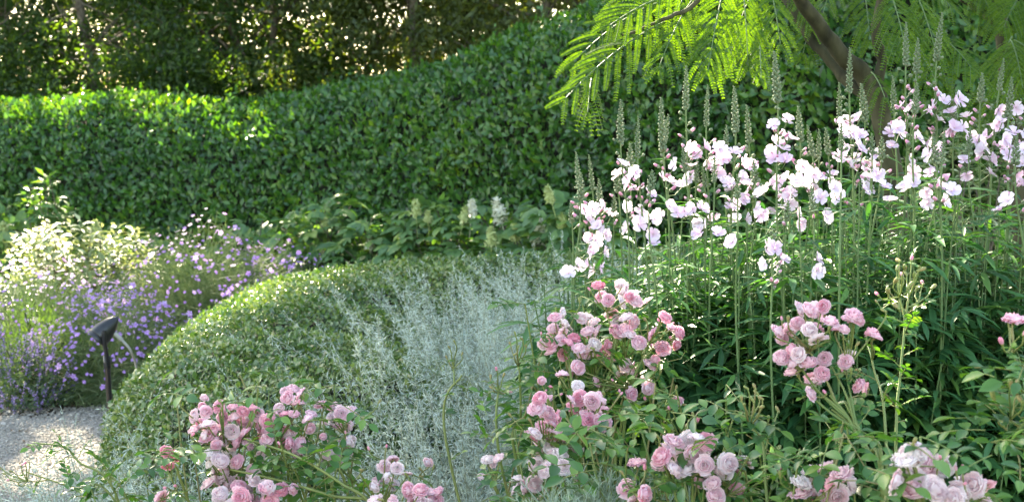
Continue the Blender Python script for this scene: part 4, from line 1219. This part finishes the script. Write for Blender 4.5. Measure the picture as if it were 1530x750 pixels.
# left bush
d = 2.6
cb = np.array([-.42, 2.62, 0]); RB = thing('rose_bush', 'pink rose bush with the largest mass of blooms leaning left over the silver plants', 'rose bush', cb, 'pink roses along the front of the bed')
base = cb + [.1, .05, .25]
spray(RB, base, at(262, 695, d), E([(247, 672), (262, 681), (250, 692)], ['deep'], .015) + E([(237, 742)], ['pink'], .017) + [(248, 728, .009, 'p'), (263, 725, .009, 'p')], d, leaves=7)
spray(RB, base, at(345, 680, d), blob(345, 630, 64, 32, 30, MIX, .0150) + [(286, 651, .008, 'p'), (296, 635, .008, 'p'), (330, 600, .007, 'g')], d, leaves=9)
spray(RB, base, at(352, 712, d), blob(348, 690, 46, 36, 18, PALE, .0170), d, leaves=8)
spray(RB, base, at(370, 748, d), blob(372, 735, 52, 22, 13, MIX, .0165), d - .1, leaves=6)
spray(RB, base, at(428, 662, d), blob(428, 638, 42, 28, 20, PINK + ['pale'], .0150), d, leaves=7)
spray(RB, base, at(455, 640, d + .03), E([(428, 583), (440, 577), (431, 591), (447, 585), (443, 600)], ['pink'], .0155), d + .03, leaves=8, path=[at(520, 740, d), at(478, 680, d)])
spray(RB, base + [.12, 0, 0], at(490, 690, d + .03), E([(480, 600)], ['pink'], .016), d + .03, leaves=6, path=[at(500, 750, d)])
spray(RB, base + [.12, 0, 0], at(505, 650, d + .06), blob(505, 621, 24, 17, 7, ['pale', 'pale', 'pink'], .0155), d + .06, leaves=4)
spray(RB, base + [.12, 0, 0], at(510, 700, d + .03), blob(508, 668, 26, 20, 9, ['pale', 'pink', 'deep'], .0140), d + .03, leaves=5)
spray(RB, base, at(440, 700, d - .05), E([(442, 672)], ['deep'], .0135) + [(418, 664, .008, 'p'), (436, 730, .012, 'pink'), (420, 733, .008, 'p')], d - .05, leaves=9)
for k in range(2):                              # stout green cane rising to the left
    mbx = [at(560 + 6 * k, 765, d - .1), at(510 - 16 * k, 722 + 18 * k, d - .1), at(440 - 20 * k, 680 + 38 * k, d - .08)]
    spray(RB, mbx[0] - [0, 0, .2], at(365 - 20 * k, 655 + 46 * k, d - .03), [], d, .0034, 11, .023, path=mbx)
bush_leaves(RB, cb, ((-.66, -.30), (2.5, 2.72), (.66, .92)), 90)

# low bunch at the bottom, left of the middle
cb = np.array([-.2, 2.45, 0]); RB = thing('rose_bush', 'small low rose bush with peach-white and pink blooms at the bottom of the picture', 'rose bush', cb, 'pink roses along the front of the bed')
spray(RB, cb + [0, 0, .3], at(582, 735, 2.5), E([(573, 693), (588, 683, 'pink'), (595, 697), (569, 707), (584, 716, 'pale'), (608, 705), (563, 716, 'pale')], ['white', 'pale'], .014) + [(600, 700, .007, 'g')], 2.5, leaves=7)
spray(RB, cb + [0, 0, .3], at(622, 760, 2.4), blob(628, 738, 34, 12, 7, ['pink', 'pale', 'pink'], .0160) + [(558, 745, .018, 'white'), (585, 750, .017, 'pale')], 2.4, leaves=5)
spray(RB, cb + [0, 0, .3], at(645, 725, 2.6), [(638, 687, .011, 'pale'), (647, 700, .007, 'g'), (630, 702, .006, 'g'), (552, 672, .008, 'p')], 2.6, leaves=8)

# middle bush
d = 2.55
cb = np.array([.2, 2.6, 0]); RB = thing('rose_bush', 'tall pink rose bush in the middle reaching up to the checkermallow leaves', 'rose bush', cb, 'pink roses along the front of the bed')
base = cb + [0, 0, .3]
spray(RB, base, at(925, 490, d), E([(893, 423, 'deep'), (898, 440), (910, 446), (932, 429, 'white'), (943, 437, 'white'), (931, 448, 'white'), (952, 447, 'pale'), (914, 464), (936, 471, 'pale'), (947, 478)], ['pink'], .0150) + [(941, 442, .011, 'deep'), (882, 434, .007, 'p')], d, leaves=9, path=[at(900, 640, d), at(912, 550, d)])
spray(RB, base, at(850, 535, d), E([(828, 471), (840, 465, 'white'), (846, 484, 'pale'), (826, 488, 'pale'), (827, 499), (838, 505), (849, 509, 'deep'), (859, 502, 'deep'), (809, 514, 'pale'), (823, 512), (820, 523)], ['pink'], .0140), d, leaves=7, path=[at(860, 640, d)])
spray(RB, base, at(890, 545, d), E([(866, 472, 'white'), (876, 470, 'white'), (886, 477, 'white'), (893, 491, 'pale'), (882, 496), (865, 517), (874, 527), (889, 530, 'deep'), (889, 511, 'white'), (880, 515, 'pale'), (909, 513, 'deep'), (911, 528), (899, 532, 'pale')], ['pink'], .0150), d, leaves=7)
spray(RB, base, at(945, 530, d), E([(921, 491), (932, 490), (940, 499, 'pale'), (954, 510), (926, 496)], ['pink'], .0155), d, leaves=5)
spray(RB, base, at(975, 520, d), E([(976, 495, 'deep'), (997, 472, 'deep'), (1017, 495, 'deep'), (992, 517), (1012, 490)], ['pink'], .0155) + [(1004, 509, .009, 'p'), (985, 481, .007, 'p'), (966, 480, .007, 'g'), (1003, 484, .006, 'p'), (956, 488, .006, 'g')], d, leaves=6, path=[at(935, 620, d)])
spray(RB, base, at(945, 600, d), E([(935, 543), (974, 541), (948, 554), (929, 556), (967, 570), (971, 578), (943, 586), (891, 568), (838, 558), (853, 552), (865, 547)], ['pink', 'pale'], .0150) + [(1013, 597, .012, 'pink'), (1020, 604, .006, 'g'), (1000, 602, .006, 'g'), (965, 598, .008, 'p'), (917, 569, .006, 'p')], d - .03, leaves=8, path=[at(945, 680, d)])
bush_leaves(RB, cb, ((.02, .32), (2.48, 2.75), (.72, 1.06)), 70, .024)
# green shoots left of it with single red buds
spray(RB, base + [-.08, 0, 0], at(745, 575, 2.6), [(742, 553, .008, 'p'), (733, 565, .006, 'g'), (752, 562, .006, 'g'), (760, 585, .007, 'p'), (736, 580, .006, 'g')], 2.6, leaves=10, path=[at(750, 700, 2.6)])
spray(RB, base + [-.06, 0, 0], at(776, 560, 2.58), [(770, 500, .005, 'g'), (781, 507, .005, 'g'), (763, 515, .005, 'g'), (774, 520, .005, 'g'), (786, 518, .005, 'g'), (768, 530, .005, 'g')], 2.58, leaves=9, path=[at(772, 690, 2.6), at(778, 620, 2.6)])
spray(RB, base + [-.2, 0, 0], at(690, 560, 2.8), [(672, 520, .005, 'g'), (680, 512, .005, 'g'), (668, 535, .005, 'g'), (690, 530, .005, 'g')], 2.8, leaves=5, path=[at(665, 650, 2.8)])

# lower middle bush
d = 2.35
cb = np.array([.1, 2.35, 0]); RB = thing('rose_bush', 'rose bush with a thick column of pink and pale blooms below the middle bush', 'rose bush', cb, 'pink roses along the front of the bed')
base = cb + [0, 0, .3]
spray(RB, base, at(868, 640, d), E([(855, 596), (868, 590), (874, 600), (891, 594), (883, 606), (901, 606), (893, 612), (880, 627, 'deep'), (897, 627), (865, 610, 'deep'), (875, 616), (886, 598, 'pale')], ['pink'], .0150), d, leaves=7)
spray(RB, base, at(835, 665, d), E([(800, 607), (813, 612), (821, 616), (832, 621, 'deep'), (814, 635), (807, 652), (818, 655), (830, 642), (841, 649), (845, 635, 'deep'), (825, 630), (850, 640), (795, 645, 'pale')], ['pink'], .0155), d, leaves=6)
spray(RB, base, at(828, 715, d), E([(810, 672), (799, 690, 'pale'), (825, 665, 'white'), (827, 683, 'white'), (845, 693, 'white'), (838, 676, 'white'), (850, 712, 'pale'), (824, 708, 'deep'), (815, 700, 'pale')], ['pale'], .0170), d, leaves=6)
spray(RB, base, at(795, 745, d), E([(776, 711, 'pale'), (799, 719, 'pale'), (793, 733), (808, 735), (785, 725), (770, 725)], ['pink', 'pale'], .0155), d, leaves=6)
spray(RB, base, at(735, 720, d + .1), E([(728, 684, 'white'), (738, 688, 'pale'), (745, 682, 'pale')], ['pale'], .013) + [(722, 712, .011, 'pale')], d + .1, leaves=8)
spray(RB, base, at(815, 585, d + .1), [(810, 567, .009, 'pink'), (815, 585, .006, 'p'), (825, 578, .007, 'p'), (835, 590, .007, 'p'), (820, 594, .010, 'pink'), (865, 575, .013, 'white')], d + .1, leaves=5)
bush_leaves(RB, cb, ((-.05, .30), (2.25, 2.5), (.68, .92)), 75, .027)

# front bush
d = 2.05
cb = np.array([.29, 2.05, 0]); RB = thing('rose_bush', 'rose bush with a loose heap of blush blooms at the bottom beside grey tufts', 'rose bush', cb, 'pink roses along the front of the bed')
base = cb + [0, 0, .3]
spray(RB, base, at(1035, 715, d), E([(989, 677), (1009, 653), (1031, 652, 'white'), (1017, 672), (1045, 650), (1058, 655, 'deep'), (1006, 700, 'white'), (1023, 697, 'white'), (981, 691), (1040, 672, 'pale'), (1052, 690), (1020, 685, 'white'), (1066, 658), (995, 690)], ['pale', 'pink'], .0165), d, leaves=7)
spray(RB, base, at(1075, 735, d), E([(1078, 683), (1088, 689), (1066, 700), (1106, 727), (1072, 741), (1063, 720), (1094, 707), (1082, 700), (1050, 712)], ['pink', 'pale'], .0155) + [(1110, 700, .007, 'g'), (1114, 690, .007, 'g'), (1162, 702, .007, 'p'), (1150, 690, .006, 'g')], d, leaves=6)
spray(RB, base, at(955, 730, d), E([(948, 686, 'pink'), (936, 724), (947, 742), (962, 738)], ['pink'], .0175) + [(931, 708, .006, 'g'), (964, 702, .009, 'p')], d, leaves=8)
spray(RB, base, at(1004, 640, d + .2), [(1042, 630, .009, 'p'), (1000, 612, .007, 'p'), (1010, 606, .006, 'g'), (1025, 640, .007, 'g'), (1036, 622, .006, 'g')], d + .2, leaves=8)
bush_leaves(RB, cb, ((.10, .40), (1.98, 2.25), (.80, .98)), 70, .027)

# arching spray in the right foreground, and its budded neighbour
d = 2.05
cb = np.array([.52, 1.9, 0]); RB = thing('rose_bush', 'pink rose on a bent cane arching up in front of the checkermallow leaves', 'rose bush', cb, 'pink roses along the front of the bed')
pth = [at(1322, 740, 1.95), at(1296, 672, 2.0), at(1268, 625, 2.03)]
spray(RB, cb + [0, 0, .3], at(1240, 590, d), E([(1195, 458), (1212, 461), (1228, 464), (1232, 453), (1218, 455), (1161, 492), (1184, 490), (1190, 480), (1172, 489), (1209, 490), (1222, 484), (1240, 476), (1222, 502), (1182, 521), (1203, 518), (1168, 531), (1193, 540), (1179, 556), (1190, 525, 'pale'), (1232, 533), (1230, 555), (1213, 566), (1211, 586)], ['pink', 'pink', 'pale'], .0135) + [(1234, 588, .007, 'p')], d, .0042, 2, .02, path=pth)
spray(RB, cb + [.01, 0, .3], at(1262, 600, d), E([(1256, 490), (1267, 473), (1283, 473), (1276, 466), (1264, 537), (1270, 528, 'pale'), (1286, 572)], ['pink'], .0135) + [(1259, 556, .006, 'p'), (1272, 556, .006, 'g')], d, .003, 3, .02, path=[at(1318, 730, 1.95), at(1290, 655, 2.0)])
spray(RB, cb + [.02, 0, .3], at(1310, 560, d + .05), E([(1310, 500), (1302, 496)], ['pink'], .0125) + [(1295, 498, .008, 'p')], d + .05, .0028, 9, .018, path=[at(1325, 700, 2.0)])
spray(RB, cb + [.05, 0, .3], at(1356, 450, 2.3), [(1344, 390, .0088, 'g'), (1362, 389, .009, 'p'), (1340, 402, .0088, 'g'), (1352, 402, .0088, 'g'), (1373, 404, .009, 'g'), (1337, 421, .009, 'g'), (1349, 413, .008, 'p'), (1358, 429, .009, 'g'), (1379, 424, .009, 'p'), (1312, 441, .009, 'p'), (1328, 437, .0088, 'g'), (1393, 430, .008, 'g'), (1369, 433, .0085, 'g'), (1342, 460, .0085, 'g'), (1350, 466, .0085, 'g'), (1311, 452, .005, 'g'), (1366, 415, .0085, 'g')], 2.3, .003, 20, .0165, path=[at(1338, 680, 2.2), at(1345, 560, 2.25)])

# front right pale bunches
d = 1.95
cb = np.array([.45, 1.8, 0]); RB = thing('rose_bush', 'rose bush with a rounded bunch of blush blooms around one deep pink centre bloom', 'rose bush', cb, 'pink roses along the front of the bed')
spray(RB, cb + [0, 0, .3], at(1225, 745, d), E([(1210, 700, 'white'), (1199, 714, 'white'), (1231, 692, 'pink'), (1260, 704), (1243, 719, 'deep'), (1210, 718, 'white'), (1228, 738, 'pale'), (1194, 732), (1257, 738, 'pale'), (1247, 700), (1215, 735), (1268, 716), (1240, 742, 'pink')], ['pale', 'pink'], .0165), d, leaves=6)
spray(RB, cb + [-.02, 0, .3], at(1140, 660, d + .1), [(1112, 605, .0058, 'g'), (1126, 600, .006, 'g'), (1132, 588, .006, 'g'), (1136, 608, .006, 'g'), (1148, 628, .006, 'g'), (1163, 614, .0065, 'g'), (1108, 598, .006, 'g'), (1117, 580, .005, 'g')], d + .1, leaves=9, lsize=.022)
bush_leaves(RB, cb, ((.36, .48), (1.85, 2.0), (.78, .98)), 34, .026)
d = 1.68
cb = np.array([.52, 1.62, 0]); RB = thing('rose_bush', 'rose with a big out-of-focus cluster of nearly white blooms in the bottom right', 'rose bush', cb, 'pink roses along the front of the bed')
spray(RB, cb + [0, 0, .3], at(1375, 745, d), E([(1350, 682, 'white'), (1340, 692, 'white'), (1364, 676, 'white'), (1397, 683, 'white'), (1412, 690, 'white'), (1376, 707, 'white'), (1343, 714, 'pale'), (1364, 727, 'pink'), (1401, 728, 'pale'), (1386, 700, 'pink'), (1390, 722, 'pale'), (1355, 700, 'white')], ['white'], .0172), d, leaves=5)
spray(RB, cb + [.02, 0, .3], at(1450, 752, d), E([(1435, 732), (1470, 722, 'pink'), (1453, 716, 'white'), (1440, 718, 'pale'), (1478, 744), (1425, 742), (1458, 738, 'pink')], ['pale', 'white'], .0170), d, leaves=5)
bush_leaves(RB, cb, ((.42, .60), (1.6, 1.75), (.88, 1.03)), 22, .026)
d = 1.8
cb = np.array([.68, 1.75, 0]); RB = thing('rose_bush', 'rose with one bright pink bloom and fat green buds cut by the right edge', 'rose bush', cb, 'pink roses along the front of the bed')
spray(RB, cb + [0, 0, .3], at(1525, 540, d), [(1517, 471, .0175, 'pink'), (1497, 513, .0105, 'p'), (1530, 500, .010, 'p'), (1506, 478, .008, 'g'), (1512, 500, .007, 'g')], d, .0035, 12, .026, path=[at(1545, 690, d), at(1540, 600, d)])
spray(RB, cb + [0, 0, .3], at(1520, 640, d), [(1510, 577, .0085, 'g'), (1520, 590, .0085, 'g'), (1522, 578, .008, 'g'), (1485, 595, .0085, 'g'), (1527, 600, .008, 'g'), (1498, 635, .0085, 'g')], d, .0035, 11, .03, path=[at(1540, 720, d)])
bush_leaves(RB, cb, ((.62, .74), (1.72, 1.9), (.92, 1.12)), 26, .028)

# shoot lying out over the gravel
d = 3.0
cb = np.array([-.72, 2.95, 0]); RB = thing('rose_bush', 'wayward leafy rose shoot with tiny buds reaching over the pale gravel', 'rose bush', cb, 'pink roses along the front of the bed')
spray(RB, cb + [0, 0, .25], at(60, 662, d), [], d, .003, 12, .024, path=[at(175, 742, d), at(118, 690, d), at(98, 668, d)])
spray(RB, cb + [0, 0, .25], at(40, 705, d), [(32, 695, .008, 'p'), (18, 704, .005, 'g'), (8, 708, .005, 'g'), (44, 693, .005, 'g'), (14, 716, .006, 'p'), (28, 724, .005, 'g'), (2, 700, .005, 'g')], d, .0026, 6, .02, path=[at(170, 745, d), at(110, 728, d)])
spray(RB, cb + [.05, 0, .25], at(150, 705, d), [], d, .003, 9, .028, path=[at(190, 745, d)])
bush_leaves(RB, cb, ((-.92, -.66), (2.9, 3.05), (.52, .66)), 26, .026)


# ------------------------------------------------------------------ grey thread-leaved tufts at the bottom
def tuft(label, px, py, d, r, h, n):
    top = at(px, py, d); c = np.array([top[0], top[1], 0]); z = top[2]
    root = thing('santolina_tuft', label, 'plant', c)
    mb = MB()
    for i in range(n):
        p0 = c + [rng.normal() * r * .4, rng.normal() * r * .4, z - h * 1.6]
        dr = nrm(np.array([rng.normal() * .5, rng.normal() * .5, 1.0])); L = h * rng.uniform(.9, 1.6)
        k = 26; t = rng.random(k) ** .7
        q = p0 + dr * (t * L)[:, None]
        mb.inst(flat_leaf_t(.09, .15), q, frames(dr * .9 + rnd_unit(k) * .6, rnd_unit(k)), rng.uniform(.010, .022, k))
        mb.tube(np.array([p0, p0 + dr * L]), .0009, 0, 4)
    mb.tube(np.array([c, c + [0, 0, z - h]]), .006, 0, 6)
    mb.build('foliage', M['santolina'], root, c)


tuft('soft grey-green feathery tuft between the two lower rose heaps', 905, 700, 2.2, .09, .08, 110)
tuft('small grey-green feathery tuft at the bottom edge left of the lower rose column', 835, 728, 2.1, .06, .06, 60)
